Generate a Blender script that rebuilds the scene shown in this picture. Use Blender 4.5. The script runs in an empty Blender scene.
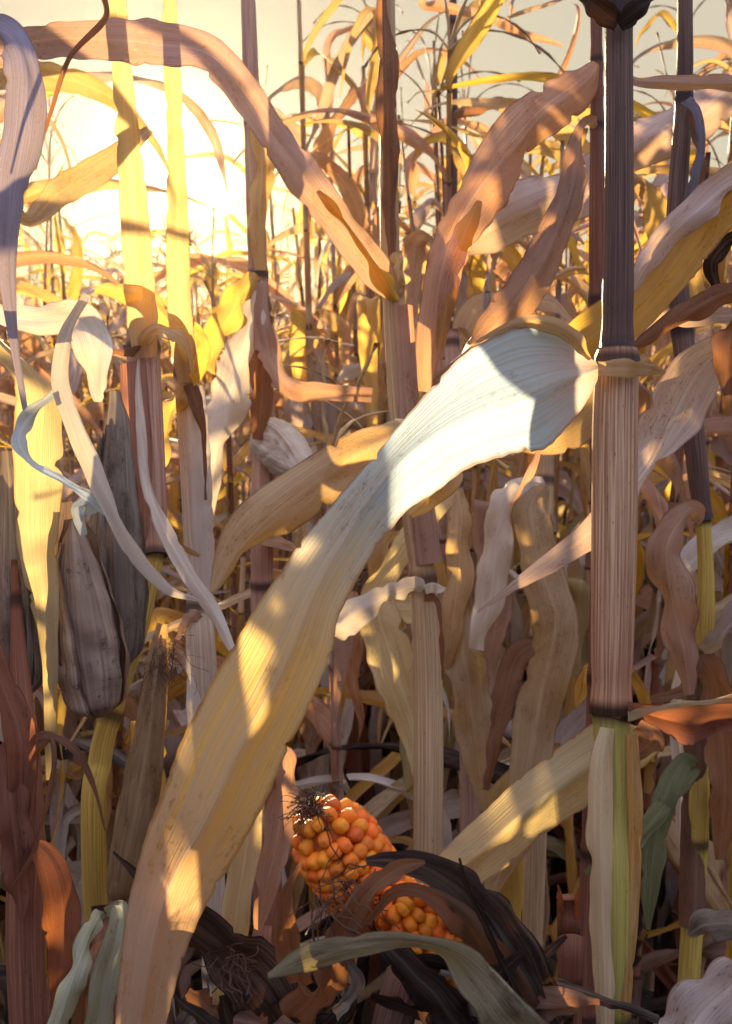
import bpy, math, random
import numpy as np
from mathutils import Vector, Matrix

# ------------------------------------------------------------------ camera, sky, sun, exposure
sc = bpy.context.scene
C = sc.collection
FPX = 1098.0                      # focal length in pixels (732 x 1024 picture)
CAM = np.array([0.0, 0.0, 1.25])
PITCH = math.atan((512 - 330) / FPX)          # looking slightly down
cam = bpy.data.cameras.new('camera'); camo = bpy.data.objects.new('camera', cam); C.objects.link(camo)
camo.location = CAM; camo.rotation_euler = (math.pi / 2 - PITCH, 0, 0)
cam.sensor_fit = 'VERTICAL'; cam.sensor_height = 36.0; cam.lens = 36.0 * FPX / 1024
cam.clip_start = 0.02; cam.clip_end = 3000
cam.dof.use_dof = True; cam.dof.focus_distance = 0.68; cam.dof.aperture_fstop = 20.0
sc.camera = camo
FWD = np.array([0, math.cos(PITCH), -math.sin(PITCH)])
UP = np.array([0, math.sin(PITCH), math.cos(PITCH)])
RIGHT = np.array([1.0, 0, 0])

def P(px, py, d):
    """the point of the field that stands d metres in front of the camera at that place of the picture"""
    return CAM + d * (FWD + RIGHT * (px - 366) / FPX + UP * (512 - py) / FPX)

sund = P(168, 150, 1) - CAM; sund = sund / np.linalg.norm(sund)
SUN_EL = math.asin(sund[2]); SUN_AZ = math.atan2(sund[0], sund[1])   # clockwise from +Y

w = bpy.data.worlds.new('World'); sc.world = w; w.use_nodes = True
nt = w.node_tree; nt.nodes.clear(); N = nt.nodes.new; Lk = nt.links.new
out = N('ShaderNodeOutputWorld'); bg = N('ShaderNodeBackground'); bg.inputs[1].default_value = 0.12
sky = N('ShaderNodeTexSky'); sky.sky_type = 'NISHITA'; sky.sun_disc = False
sky.sun_elevation = SUN_EL; sky.sun_rotation = SUN_AZ; sky.dust_density = 1.0; sky.air_density = 1.0; sky.ozone_density = 1.0
# bloom of the sun put into the sky: glow falls off with angle
tc = N('ShaderNodeTexCoord'); dot = N('ShaderNodeVectorMath'); dot.operation = 'DOT_PRODUCT'
dot.inputs[1].default_value = tuple(sund); Lk(tc.outputs['Generated'], dot.inputs[0])
mx = N('ShaderNodeMath'); mx.operation = 'MAXIMUM'; mx.inputs[1].default_value = 0.0; Lk(dot.outputs['Value'], mx.inputs[0])
def lobe(power, col, k):
    p = N('ShaderNodeMath'); p.operation = 'POWER'; p.inputs[1].default_value = power; Lk(mx.outputs[0], p.inputs[0])
    v = N('ShaderNodeVectorMath'); v.operation = 'SCALE'; v.inputs[0].default_value = [c * k for c in col]; Lk(p.outputs[0], v.inputs['Scale'])
    return v
acc = None
for power, col, k in ((2800, (1.0, 0.90, 0.66), 22.0), (700, (1.0, 0.72, 0.24), 1.1), (80, (1.0, 0.66, 0.22), 0.14)):
    v = lobe(power, col, k)
    if acc is None: acc = v.outputs[0]
    else:
        a = N('ShaderNodeVectorMath'); a.operation = 'ADD'; Lk(acc, a.inputs[0]); Lk(v.outputs[0], a.inputs[1]); acc = a.outputs[0]
# sky with added fill: pale cream sunward, cool and brighter away from the sun
ramp = N('ShaderNodeValToRGB'); e = ramp.color_ramp.elements
e[0].position, e[0].color = 0.0, (1.8, 2.0, 2.8, 1); e[1].position, e[1].color = 0.95, (1.66, 1.48, 1.10, 1)
x = e.new(0.55); x.color = (2.2, 2.2, 2.5, 1)
half = N('ShaderNodeMath'); half.operation = 'MULTIPLY_ADD'; half.inputs[1].default_value = 0.5; half.inputs[2].default_value = 0.5
Lk(dot.outputs['Value'], half.inputs[0]); Lk(half.outputs[0], ramp.inputs[0])
mixs = N('ShaderNodeMix'); mixs.data_type = 'RGBA'; mixs.inputs['Factor'].default_value = 0.985
Lk(ramp.outputs[0], mixs.inputs['B']); Lk(sky.outputs[0], mixs.inputs['A'])
# away from the sun the added fill brightens overhead and fades low down
sepz = N('ShaderNodeSeparateXYZ'); Lk(tc.outputs['Generated'], sepz.inputs[0])
fz = N('ShaderNodeMapRange'); fz.inputs[1].default_value = 0.0; fz.inputs[2].default_value = 0.7; fz.inputs[3].default_value = 0.0; fz.inputs[4].default_value = 1.6; Lk(sepz.outputs[2], fz.inputs[0])
fs = N('ShaderNodeMapRange'); fs.inputs[1].default_value = 0.62; fs.inputs[2].default_value = 0.88; Lk(half.outputs[0], fs.inputs[0])
fm = N('ShaderNodeMix'); fm.data_type = 'FLOAT'; Lk(fs.outputs[0], fm.inputs[0]); Lk(fz.outputs[0], fm.inputs[2]); fm.inputs[3].default_value = 1.0
filled_sky = N('ShaderNodeVectorMath'); filled_sky.operation = 'SCALE'; Lk(mixs.outputs['Result'], filled_sky.inputs[0]); Lk(fm.outputs[0], filled_sky.inputs['Scale'])
add = N('ShaderNodeVectorMath'); add.operation = 'ADD'; Lk(filled_sky.outputs[0], add.inputs[0]); Lk(acc, add.inputs[1])
Lk(add.outputs[0], bg.inputs[0]); Lk(bg.outputs[0], out.inputs[0])

sl = bpy.data.lights.new('sun', 'SUN'); sl.energy = 5.0; sl.angle = math.radians(0.5); sl.color = (1.0, 0.76, 0.44)
so = bpy.data.objects.new('sun', sl); C.objects.link(so)
so.rotation_euler = Vector(sund).to_track_quat('Z', 'Y').to_euler()
sc.view_settings.view_transform = 'Standard'; sc.view_settings.look = 'None'; sc.view_settings.gamma = 1
sc.view_settings.exposure = 1.75
sc.render.engine = 'CYCLES'
cy = sc.cycles
cy.max_bounces = 8; cy.diffuse_bounces = 5; cy.glossy_bounces = 2; cy.transmission_bounces = 4; cy.transparent_max_bounces = 8
cy.volume_bounces = 0; cy.sample_clamp_indirect = 6; cy.use_denoising = True; cy.caustics_reflective = False; cy.caustics_refractive = False

# ------------------------------------------------------------------ materials
class NT:
    def __init__(s, name):
        s.m = bpy.data.materials.new(name); s.m.use_nodes = True; s.t = s.m.node_tree; s.t.nodes.clear()
        s.out = s.t.nodes.new('ShaderNodeOutputMaterial')
    def n(s, typ, **kw):
        nd = s.t.nodes.new(typ)
        for k, v in kw.items(): setattr(nd, k, v)
        return nd
    def l(s, a, b): s.t.links.new(a, b)
    def math(s, op, a, b=None, clamp=False):
        nd = s.n('ShaderNodeMath', operation=op, use_clamp=clamp)
        for i, x in enumerate((a, b)):
            if x is None: continue
            if isinstance(x, (int, float)): nd.inputs[i].default_value = x
            else: s.l(x, nd.inputs[i])
        return nd.outputs[0]
    def mix(s, f, a, b, blend='MIX'):
        nd = s.n('ShaderNodeMix', data_type='RGBA', blend_type=blend)
        for k, x in (('Factor', f), ('A', a), ('B', b)):
            if isinstance(x, (int, float)): nd.inputs[k].default_value = x
            elif isinstance(x, tuple): nd.inputs[k].default_value = (*x[:3], 1)
            else: s.l(x, nd.inputs[k])
        return nd.outputs['Result']
    def noise(s, vec, scale, detail=3, rough=0.55):
        nd = s.n('ShaderNodeTexNoise'); nd.inputs['Scale'].default_value = scale; nd.inputs['Detail'].default_value = detail
        nd.inputs['Roughness'].default_value = rough; s.l(vec, nd.inputs['Vector']); return nd.outputs['Fac']
    def ramp(s, f, lo, hi):
        nd = s.n('ShaderNodeMapRange'); nd.inputs[1].default_value = lo; nd.inputs[2].default_value = hi; s.l(f, nd.inputs[0]); return nd.outputs[0]
    def combine(s, x, y, z):
        nd = s.n('ShaderNodeCombineXYZ')
        for i, v in enumerate((x, y, z)):
            if isinstance(v, (int, float)): nd.inputs[i].default_value = v
            else: s.l(v, nd.inputs[i])
        return nd.outputs[0]

def leaf_mat(name, base, vein, edge, trans, tfac=0.45, spots=0.5, var=0.38, tones=None, base2=None, ttones=None, rough=0.62, spec=0.16, streak=0.7):
    """dried corn leaf: long veins, pale midrib, browned margins, specks; light shines through it"""
    m = NT(name)
    uv = m.n('ShaderNodeUVMap'); sep = m.n('ShaderNodeSeparateXYZ'); m.l(uv.outputs[0], sep.inputs[0])
    u, v = sep.outputs[0], sep.outputs[1]
    oi = m.n('ShaderNodeObjectInfo'); rnd = oi.outputs['Random']; off = m.math('MULTIPLY', rnd, 37.0)
    um = m.math('ABSOLUTE', m.math('SUBTRACT', u, 0.5))
    fine = m.noise(m.combine(m.math('MULTIPLY', u, 75.0), m.math('MULTIPLY', v, 5.0), off), 1.0, 2)
    broad = m.noise(m.combine(m.math('MULTIPLY', u, 9.0), m.math('MULTIPLY', v, 5.0), off), 1.0, 4)
    blotch = m.noise(m.combine(m.math('MULTIPLY', u, 2.5), m.math('MULTIPLY', v, 22.0), off), 1.0, 5, 0.65)
    speck = m.noise(m.combine(m.math('MULTIPLY', u, 22.0), m.math('MULTIPLY', v, 260.0), off), 1.0, 3, 0.6)
    col = base
    if tones:
        cr = m.n('ShaderNodeValToRGB'); e = cr.color_ramp.elements
        e[0].position, e[0].color = tones[0][0], (*tones[0][1], 1); e[1].position, e[1].color = tones[-1][0], (*tones[-1][1], 1)
        for pos, c in tones[1:-1]:
            x = e.new(pos); x.color = (*c, 1)
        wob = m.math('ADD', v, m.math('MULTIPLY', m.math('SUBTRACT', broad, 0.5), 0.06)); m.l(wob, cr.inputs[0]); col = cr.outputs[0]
    patch = m.noise(m.combine(m.math('MULTIPLY', u, 1.6), m.math('MULTIPLY', v, 9.0), m.math('ADD', off, 5.0)), 1.0, 3)
    b2 = base2 or tuple(x * f for x, f in zip(base, (0.72, 0.57, 0.50)))
    col = m.mix(m.math('MULTIPLY', m.ramp(patch, 0.42, 0.62), 0.85 if not tones else 0.25), col, b2)
    col = m.mix(m.math('MULTIPLY', m.ramp(broad, 0.42, 0.68), streak), col, vein)
    wave = m.math('SINE', m.math('ADD', m.math('MULTIPLY', u, 2 * math.pi * 17), m.math('MULTIPLY', broad, 22.0)))
    ribs = m.math('MULTIPLY_ADD', wave, 0.5); ribs.node.inputs[2].default_value = 0.5
    col = m.mix(m.math('MULTIPLY', m.ramp(m.math('MULTIPLY', ribs, fine), 0.25, 0.6), 0.5), col, tuple(c * 0.8 for c in vein))
    col = m.mix(m.math('MULTIPLY', m.ramp(fine, 0.42, 0.68), 0.75), col, vein)
    col = m.mix(m.math('MULTIPLY', m.ramp(blotch, 0.50, 0.66), spots), col, edge)
    em = m.math('MULTIPLY', m.ramp(m.math('ADD', um, m.math('MULTIPLY', m.math('SUBTRACT', blotch, 0.5), 0.10)), 0.455, 0.5), 0.9)
    col = m.mix(em, col, edge)
    sp = m.math('MULTIPLY', m.math('MULTIPLY', m.ramp(speck, 0.58, 0.64), m.ramp(blotch, 0.46, 0.62)), 0.9 * min(1, spots * 1.8))
    col = m.mix(sp, col, tuple(c * 0.25 for c in edge))
    mid = m.math('MULTIPLY', m.ramp(um, 0.05, 0.012), 0.28)
    col = m.mix(mid, col, tuple(min(0.8, c * 1.25 + 0.05) for c in (base if not tones else tones[0][1])))
    hsv = m.n('ShaderNodeHueSaturation'); m.l(col, hsv.inputs['Color'])
    m.l(m.ramp(m.noise(m.combine(off, 0.0, 0.0), 3.1, 0), 0.25, 0.75), hsv.inputs['Saturation'])
    mr = hsv.inputs['Saturation'].links[0].from_node; mr.inputs[3].default_value = 1 - var; mr.inputs[4].default_value = 1 + var * 0.6
    vr = m.n('ShaderNodeMapRange'); m.l(rnd, vr.inputs[0]); vr.inputs[3].default_value = 1 - var; vr.inputs[4].default_value = 1 + var * 0.8
    m.l(vr.outputs[0], hsv.inputs['Value'])
    colv = hsv.outputs[0]
    pb = m.n('ShaderNodeBsdfPrincipled'); m.l(colv, pb.inputs['Base Color']); pb.inputs['Roughness'].default_value = rough
    pb.inputs['Specular IOR Level'].default_value = spec
    bump = m.n('ShaderNodeBump'); bump.inputs['Strength'].default_value = 0.6; bump.inputs['Distance'].default_value = 0.0012
    m.l(m.math('ADD', m.math('ADD', fine, m.math('MULTIPLY', ribs, 0.22)), m.math('MULTIPLY', blotch, 0.8)), bump.inputs['Height']); m.l(bump.outputs[0], pb.inputs['Normal'])
    tr = m.n('ShaderNodeBsdfTranslucent')
    if ttones:
        cr2 = m.n('ShaderNodeValToRGB'); e = cr2.color_ramp.elements
        e[0].position, e[0].color = ttones[0][0], (*ttones[0][1], 1); e[1].position, e[1].color = ttones[-1][0], (*ttones[-1][1], 1)
        for pos, c in ttones[1:-1]:
            x = e.new(pos); x.color = (*c, 1)
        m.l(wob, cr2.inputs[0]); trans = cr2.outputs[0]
    tcol = m.mix(0.6, colv, trans); tcol = m.mix(m.math('MULTIPLY', em, 0.7), tcol, edge)
    tcol = m.mix(m.math('MULTIPLY', m.ramp(fine, 0.45, 0.75), 0.35), tcol, vein); m.l(tcol, tr.inputs[0]); m.l(bump.outputs[0], tr.inputs['Normal'])
    ms = m.n('ShaderNodeMixShader'); ms.inputs[0].default_value = tfac
    m.l(pb.outputs[0], ms.inputs[1]); m.l(tr.outputs[0], ms.inputs[2]); m.l(ms.outputs[0], m.out.inputs[0])
    return m.m

GOLD = (0.95, 0.55, 0.10)
M = {}
M['straw'] = leaf_mat('straw_leaf', (0.56, 0.41, 0.24), (0.40, 0.27, 0.15), (0.22, 0.11, 0.05), GOLD, 0.45)
M['pink'] = leaf_mat('pinkish_leaf', (0.55, 0.37, 0.26), (0.36, 0.20, 0.16), (0.20, 0.09, 0.06), (0.95, 0.45, 0.14), 0.42)
M['lilac'] = leaf_mat('grey_lilac_leaf', (0.55, 0.48, 0.44), (0.36, 0.28, 0.30), (0.22, 0.13, 0.11), (0.9, 0.52, 0.2), 0.38)
M['gold'] = leaf_mat('golden_leaf', (0.62, 0.42, 0.17), (0.46, 0.26, 0.09), (0.25, 0.10, 0.03), (1.0, 0.62, 0.05), 0.55)
M['white'] = leaf_mat('bleached_leaf', (0.74, 0.71, 0.68), (0.60, 0.54, 0.50), (0.38, 0.26, 0.18), (0.95, 0.72, 0.4), 0.35, spots=0.25)
M['blue'] = leaf_mat('bluish_grey_leaf', (0.30, 0.31, 0.42), (0.18, 0.17, 0.27), (0.16, 0.10, 0.10), (0.7, 0.5, 0.35), 0.25, spots=0.3)
M['teal'] = leaf_mat('pale_teal_leaf', (0.55, 0.66, 0.68), (0.42, 0.50, 0.54), (0.25, 0.20, 0.2), (0.7, 0.7, 0.6), 0.25, spots=0.2)
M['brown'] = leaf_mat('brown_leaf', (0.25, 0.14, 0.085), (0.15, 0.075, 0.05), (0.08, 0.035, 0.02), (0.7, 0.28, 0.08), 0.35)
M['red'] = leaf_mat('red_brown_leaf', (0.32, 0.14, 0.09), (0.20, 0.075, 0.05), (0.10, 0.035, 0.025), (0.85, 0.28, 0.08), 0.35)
M['dark'] = leaf_mat('rotting_and_shade_leaf', (0.13, 0.088, 0.062), (0.020, 0.014, 0.015), (0.015, 0.010, 0.010), (0.25, 0.10, 0.04), 0.10, spots=0.9, rough=0.85, spec=0.08, base2=(0.03, 0.022, 0.022), streak=0.9)  # rot colour, also used to paint shade into low leaves and litter
M['old'] = leaf_mat('old_olive_leaf', (0.44, 0.35, 0.19), (0.20, 0.15, 0.08), (0.05, 0.035, 0.025), (0.6, 0.45, 0.12), 0.25, spots=0.85, rough=0.7, base2=(0.32, 0.27, 0.16))
M['husk'] = leaf_mat('streaked_husk', (0.70, 0.57, 0.46), (0.34, 0.22, 0.18), (0.10, 0.05, 0.04), (0.8, 0.45, 0.2), 0.15, spots=0.45, streak=0.95, base2=(0.54, 0.38, 0.28))
M['grey'] = leaf_mat('grey_husk_leaf', (0.46, 0.40, 0.34), (0.16, 0.15, 0.16), (0.07, 0.055, 0.05), (0.6, 0.4, 0.22), 0.2, spots=0.8, streak=0.85)
M['green'] = leaf_mat('pale_green_leaf', (0.46, 0.46, 0.36), (0.30, 0.31, 0.20), (0.22, 0.14, 0.06), (0.6, 0.52, 0.2), 0.3, base2=(0.42, 0.41, 0.31))
M['flaregreen'] = leaf_mat('flare_tinted_leaf', (0.17, 0.18, 0.08), (0.10, 0.10, 0.05), (0.15, 0.13, 0.04), (0.25, 0.38, 0.08), 0.4)  # green tint of lens flare put into the leaf colour
M['cream'] = leaf_mat('cream_leaf', (0.66, 0.55, 0.33), (0.50, 0.36, 0.18), (0.33, 0.17, 0.07), (0.95, 0.70, 0.22), 0.45, spots=0.3)
M['hero'] = leaf_mat('long_leaf_painted_light', (0.62, 0.64, 0.62), (0.50, 0.44, 0.36), (0.33, 0.17, 0.06), (1.0, 0.66, 0.16), 0.58, spots=0.4, var=0.0,
    tones=[(0.0, (0.50, 0.36, 0.28)), (0.025, (0.52, 0.44, 0.46)), (0.055, (0.55, 0.66, 0.70)), (0.15, (0.68, 0.76, 0.78)), (0.19, (0.76, 0.66, 0.52)), (0.24, (0.78, 0.51, 0.17)), (0.32, (0.74, 0.45, 0.10)), (0.37, (0.48, 0.28, 0.19))], streak=0.35,  # blue sky reflection, golden sun glow and tip shade painted as leaf colour
    ttones=[(0.0, (0.75, 0.50, 0.25)), (0.05, (0.34, 0.56, 0.78)), (0.15, (0.38, 0.60, 0.80)), (0.21, (0.95, 0.70, 0.30)), (0.27, (1.0, 0.64, 0.09)), (0.4, (0.9, 0.5, 0.2))])  # transmitted colour carries the same painted blue and gold
M['thin'] = leaf_mat('thin_cream_stalk_stand_in', (0.66, 0.52, 0.28), (0.5, 0.34, 0.15), (0.3, 0.15, 0.06), (1.0, 0.70, 0.22), 0.62, spots=0.3, var=0.1, tones=[(0.0, (0.58, 0.40, 0.30)), (0.09, (0.60, 0.43, 0.30)), (0.16, (0.68, 0.52, 0.28))])  # for the blades that stand in for stalks burnt out by the sun
M['arch'] = leaf_mat('long_arching_leaf', (0.50, 0.40, 0.38), (0.34, 0.24, 0.26), (0.20, 0.11, 0.10), (0.95, 0.5, 0.2), 0.34, var=0.0,
    tones=[(0.0, (0.56, 0.44, 0.32)), (0.12, (0.52, 0.38, 0.36)), (0.30, (0.48, 0.38, 0.42)), (0.42, (0.34, 0.31, 0.40)), (0.50, (0.16, 0.22, 0.36))], streak=0.6)  # blue-dark far end: shade and flare painted into the leaf colour
M['litter'] = M['dark']  # litter takes the darkest leaf colour to paint in floor shade

def stalk_mat(name, base, dark, nodec, yellow=None, rough=0.45):
    m = NT(name)
    uv = m.n('ShaderNodeUVMap'); sep = m.n('ShaderNodeSeparateXYZ'); m.l(uv.outputs[0], sep.inputs[0])
    u, v = sep.outputs[0], sep.outputs[1]
    oi = m.n('ShaderNodeObjectInfo'); off = m.math('MULTIPLY', oi.outputs['Random'], 19.0)
    # around the stalk without a seam
    ang = m.math('MULTIPLY', u, 2 * math.pi); cx, sx = m.math('COSINE', ang), m.math('SINE', ang)
    fine = m.noise(m.combine(m.math('MULTIPLY', cx, 9.0), m.math('MULTIPLY', sx, 9.0), m.math('ADD', m.math('MULTIPLY', v, 1.6), off)), 1.0, 4, 0.7)
    broad = m.noise(m.combine(m.math('MULTIPLY', cx, 1.6), m.math('MULTIPLY', sx, 1.6), m.math('ADD', m.math('MULTIPLY', v, 1.3), off)), 1.0, 4)
    fr = m.math('FRACT', v)
    nd = m.math('MAXIMUM', m.ramp(fr, 0.055, 0.015), m.ramp(fr, 0.96, 0.99))
    low = m.ramp(m.math('ADD', fr, m.math('MULTIPLY', m.math('SUBTRACT', fine, 0.5), 0.5)), 0.45, 1.05)
    col = m.mix(m.math('MULTIPLY', m.ramp(fine, 0.40, 0.60), 0.85), base, dark)
    col = m.mix(m.math('MULTIPLY', m.ramp(broad, 0.5, 0.72), 0.6), col, dark)
    col = m.mix(m.math('MULTIPLY', low, 0.6), col, dark)
    col = m.mix(m.math('MULTIPLY', nd, 0.85), col, nodec)
    speck = m.noise(m.combine(m.math('MULTIPLY', cx, 12.0), m.math('MULTIPLY', sx, 12.0), m.math('ADD', m.math('MULTIPLY', v, 30.0), off)), 1.0, 2)
    col = m.mix(m.math('MULTIPLY', m.ramp(speck, 0.68, 0.72), 0.7), col, nodec)
    pb = m.n('ShaderNodeBsdfPrincipled'); m.l(col, pb.inputs['Base Color']); pb.inputs['Roughness'].default_value = rough
    pb.inputs['Specular IOR Level'].default_value = 0.15
    bump = m.n('ShaderNodeBump'); bump.inputs['Strength'].default_value = 0.5; bump.inputs['Distance'].default_value = 0.001
    m.l(fine, bump.inputs['Height']); m.l(bump.outputs[0], pb.inputs['Normal']); m.l(pb.outputs[0], m.out.inputs[0])
    return m.m
S = {}
S['tan'] = stalk_mat('tan_stalk', (0.58, 0.42, 0.25), (0.33, 0.18, 0.10), (0.045, 0.025, 0.02))
S['pink'] = stalk_mat('pinkish_stalk', (0.52, 0.34, 0.26), (0.28, 0.13, 0.10), (0.04, 0.02, 0.02))
S['main'] = stalk_mat('pinkish_brown_stalk', (0.62, 0.41, 0.25), (0.25, 0.10, 0.06), (0.03, 0.015, 0.015))
S['dark'] = stalk_mat('dark_purple_stalk', (0.21, 0.12, 0.095), (0.06, 0.032, 0.030), (0.02, 0.012, 0.015))
S['yellow'] = stalk_mat('yellow_green_stalk', (0.60, 0.44, 0.10), (0.34, 0.20, 0.05), (0.05, 0.03, 0.02))
S['pale'] = stalk_mat('pale_stalk', (0.62, 0.52, 0.42), (0.40, 0.28, 0.20), (0.04, 0.025, 0.02))
S['red'] = stalk_mat('red_brown_stalk', (0.28, 0.12, 0.075), (0.13, 0.05, 0.035), (0.03, 0.015, 0.015))
S['green'] = stalk_mat('green_stalk', (0.42, 0.35, 0.09), (0.24, 0.19, 0.06), (0.04, 0.03, 0.02))

def plain(name, base, rough=0.6, var=0.0, noise=0.0, scale=60, dark=None, sss=0.0, spec=0.3, hue=0.0):
    m = NT(name); pb = m.n('ShaderNodeBsdfPrincipled'); pb.inputs['Roughness'].default_value = rough; pb.inputs['Specular IOR Level'].default_value = spec
    tcn = m.n('ShaderNodeTexCoord'); col = m.n('ShaderNodeRGB'); col.outputs[0].default_value = (*base, 1); c = col.outputs[0]
    if noise: 
        f = m.noise(tcn.outputs['Object'], scale, 5, 0.65); c = m.mix(m.math('MULTIPLY', m.ramp(f, 0.4, 0.7), noise), c, dark or tuple(x * 0.4 for x in base))
        bump = m.n('ShaderNodeBump'); bump.inputs['Strength'].default_value = 0.4; bump.inputs['Distance'].default_value = 0.002; m.l(f, bump.inputs['Height']); m.l(bump.outputs[0], pb.inputs['Normal'])
    if var:
        oi = m.n('ShaderNodeObjectInfo'); h = m.n('ShaderNodeHueSaturation'); m.l(c, h.inputs['Color'])
        a = m.n('ShaderNodeMapRange'); m.l(oi.outputs['Random'], a.inputs[0]); a.inputs[3].default_value = 0.5 - hue; a.inputs[4].default_value = 0.5 + hue; m.l(a.outputs[0], h.inputs['Hue'])
        wn = m.n('ShaderNodeTexWhiteNoise'); wn.noise_dimensions = '1D'; m.l(oi.outputs['Random'], wn.inputs['W'])
        b = m.n('ShaderNodeMapRange'); m.l(wn.outputs['Value'], b.inputs[0]); b.inputs[3].default_value = 1 - var; b.inputs[4].default_value = 1 + var; m.l(b.outputs[0], h.inputs['Value']); c = h.outputs[0]
    m.l(c, pb.inputs['Base Color'])
    if sss:
        pb.inputs['Subsurface Weight'].default_value = sss; pb.inputs['Subsurface Radius'].default_value = (1, 0.35, 0.1); pb.inputs['Subsurface Scale'].default_value = 0.003
    m.l(pb.outputs[0], m.out.inputs[0]); return m.m
M['kernel'] = plain('orange_kernel', (0.88, 0.225, 0.012), 0.27, var=0.28, hue=0.014, sss=0.25, spec=0.5, noise=0.25, scale=220, dark=(0.55, 0.07, 0.01))
M['cob'] = plain('cob_core', (0.40, 0.09, 0.02), 0.8, noise=0.6, scale=300)
M['silk'] = plain('dark_silk', (0.075, 0.035, 0.025), 0.7)
M['tassel'] = plain('dry_tassel', (0.40, 0.27, 0.15), 0.7, noise=0.5, scale=80)
M['soil'] = plain('field_soil', (0.055, 0.038, 0.028), 0.95, noise=0.8, scale=6, dark=(0.025, 0.017, 0.013))

# ------------------------------------------------------------------ shape helpers
def link(name, verts, faces, mat, parent=None, uvs=None, smooth=True):
    me = bpy.data.meshes.new(name); me.from_pydata([tuple(map(float, v)) for v in verts], [], faces); me.materials.append(mat)
    if uvs is not None:
        lay = me.uv_layers.new(name='UVMap'); idx = np.zeros(len(me.loops), dtype=np.int32); me.loops.foreach_get('vertex_index', idx)
        lay.data.foreach_set('uv', np.asarray(uvs, dtype=np.float32)[idx].ravel())
    if smooth: me.polygons.foreach_set('use_smooth', [True] * len(me.polygons))
    o = bpy.data.objects.new(name, me); C.objects.link(o)
    if parent is not None:
        o.parent = parent; o.matrix_parent_inverse = Matrix.Translation(-parent.location) if parent.parent is None else Matrix.Identity(4)
    return o

def thing(name, loc, label, cat, group=None):
    o = bpy.data.objects.new(name, None); o.empty_display_size = 0.05; C.objects.link(o); o.location = tuple(map(float, loc)); o['label'] = label; o['category'] = cat
    if group: o['group'] = group
    return o

def catmull(pts, n):
    pts = np.asarray(pts, float); k = len(pts)
    if k == 2: t = np.linspace(0, 1, n)[:, None]; return pts[0] * (1 - t) + pts[1] * t
    ext = np.vstack([2 * pts[0] - pts[1], pts, 2 * pts[-1] - pts[-2]])
    seg = np.linalg.norm(np.diff(pts[:, :3], axis=0), axis=1) + 1e-9; cum = np.concatenate([[0], np.cumsum(seg)]); s = np.linspace(0, cum[-1], n); o = []
    for x in s:
        i = min(max(int(np.searchsorted(cum, x, side='right') - 1), 0), k - 2); t = (x - cum[i]) / seg[i]
        p0, p1, p2, p3 = ext[i], ext[i + 1], ext[i + 2], ext[i + 3]
        o.append(0.5 * (2 * p1 + (p2 - p0) * t + (2 * p0 - 5 * p1 + 4 * p2 - p3) * t * t + (3 * p1 - p0 - 3 * p2 + p3) * t ** 3))
    return np.array(o)

def unit(a): return a / (np.linalg.norm(a, axis=-1, keepdims=True) + 1e-12)

def ribbon_mesh(cen, lat, hw, curl, rng, nu=7, ruffle=0.0, fold=0.0, crumple=0.10):
    """a leaf blade along cen: lat is its width direction, hw its half width, curl the angle its cross-section bends through"""
    n = len(cen); tan = unit(np.gradient(cen, axis=0)); lat = unit(lat - tan * np.sum(lat * tan, axis=1, keepdims=True)); nor = unit(np.cross(lat, tan))
    s = np.concatenate([[0], np.cumsum(np.linalg.norm(np.diff(cen, axis=0), axis=1))])
    V, U = [], []; us = np.linspace(-1, 1, nu); K = 10
    fk = rng.uniform(6, 130, K); gk = rng.uniform(-2.4, 2.4, K); pk = rng.uniform(0, 6.3, K); ak = rng.uniform(0.5, 1, K) * 14.0 / (14.0 + fk)
    ek = rng.uniform(9, 60, (2, 4)); ep = rng.uniform(0, 6.3, (2, 4))
    nt_ = [[(rng.uniform(0.1, 1) * s[-1], rng.uniform(0.0015, 0.006), rng.uniform(0.08, 0.35)) for _ in range(rng.randint(1, 5))] for _ in range(2)]
    for i in range(n):
        c = curl[i] if abs(curl[i]) > 0.05 else 0.05; R = hw[i] / (c / 2)
        nf = [1 - min(0.6, sum(d * math.exp(-((s[i] - a) / wd) ** 2) for a, wd, d in q)) for q in nt_]
        ed = [sum(math.sin(ek[q][k] * s[i] + ep[q][k]) for k in range(4)) * 0.5 for q in (0, 1)]
        for u in us:
            q = 1 if u > 0 else 0; phi = u * c / 2; x = R * math.sin(phi); z = R * (1 - math.cos(phi)) + fold * abs(u) * hw[i]
            cr = crumple * hw[i] * float(np.sum(ak * np.sin(fk * s[i] + gk * u * 3.0 + pk)))
            ru = ruffle * hw[i] * abs(u) ** 2.5 * ed[q]; jag = 1 + ((nf[q] - 1) + 0.05 * math.sin(211 * s[i] + ep[q][0]) * ed[q]) * abs(u) ** 3
            V.append(cen[i] + lat[i] * (x * jag) + nor[i] * (z + ru + cr)); U.append((0.5 + 0.5 * u, s[i]))
    F = [(i * nu + j, i * nu + j + 1, (i + 1) * nu + j + 1, (i + 1) * nu + j) for i in range(n - 1) for j in range(nu - 1)]
    return V, F, U

seedc = [0]
def R_():
    seedc[0] += 1; return np.random.RandomState(seedc[0] * 7 + 3)

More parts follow.
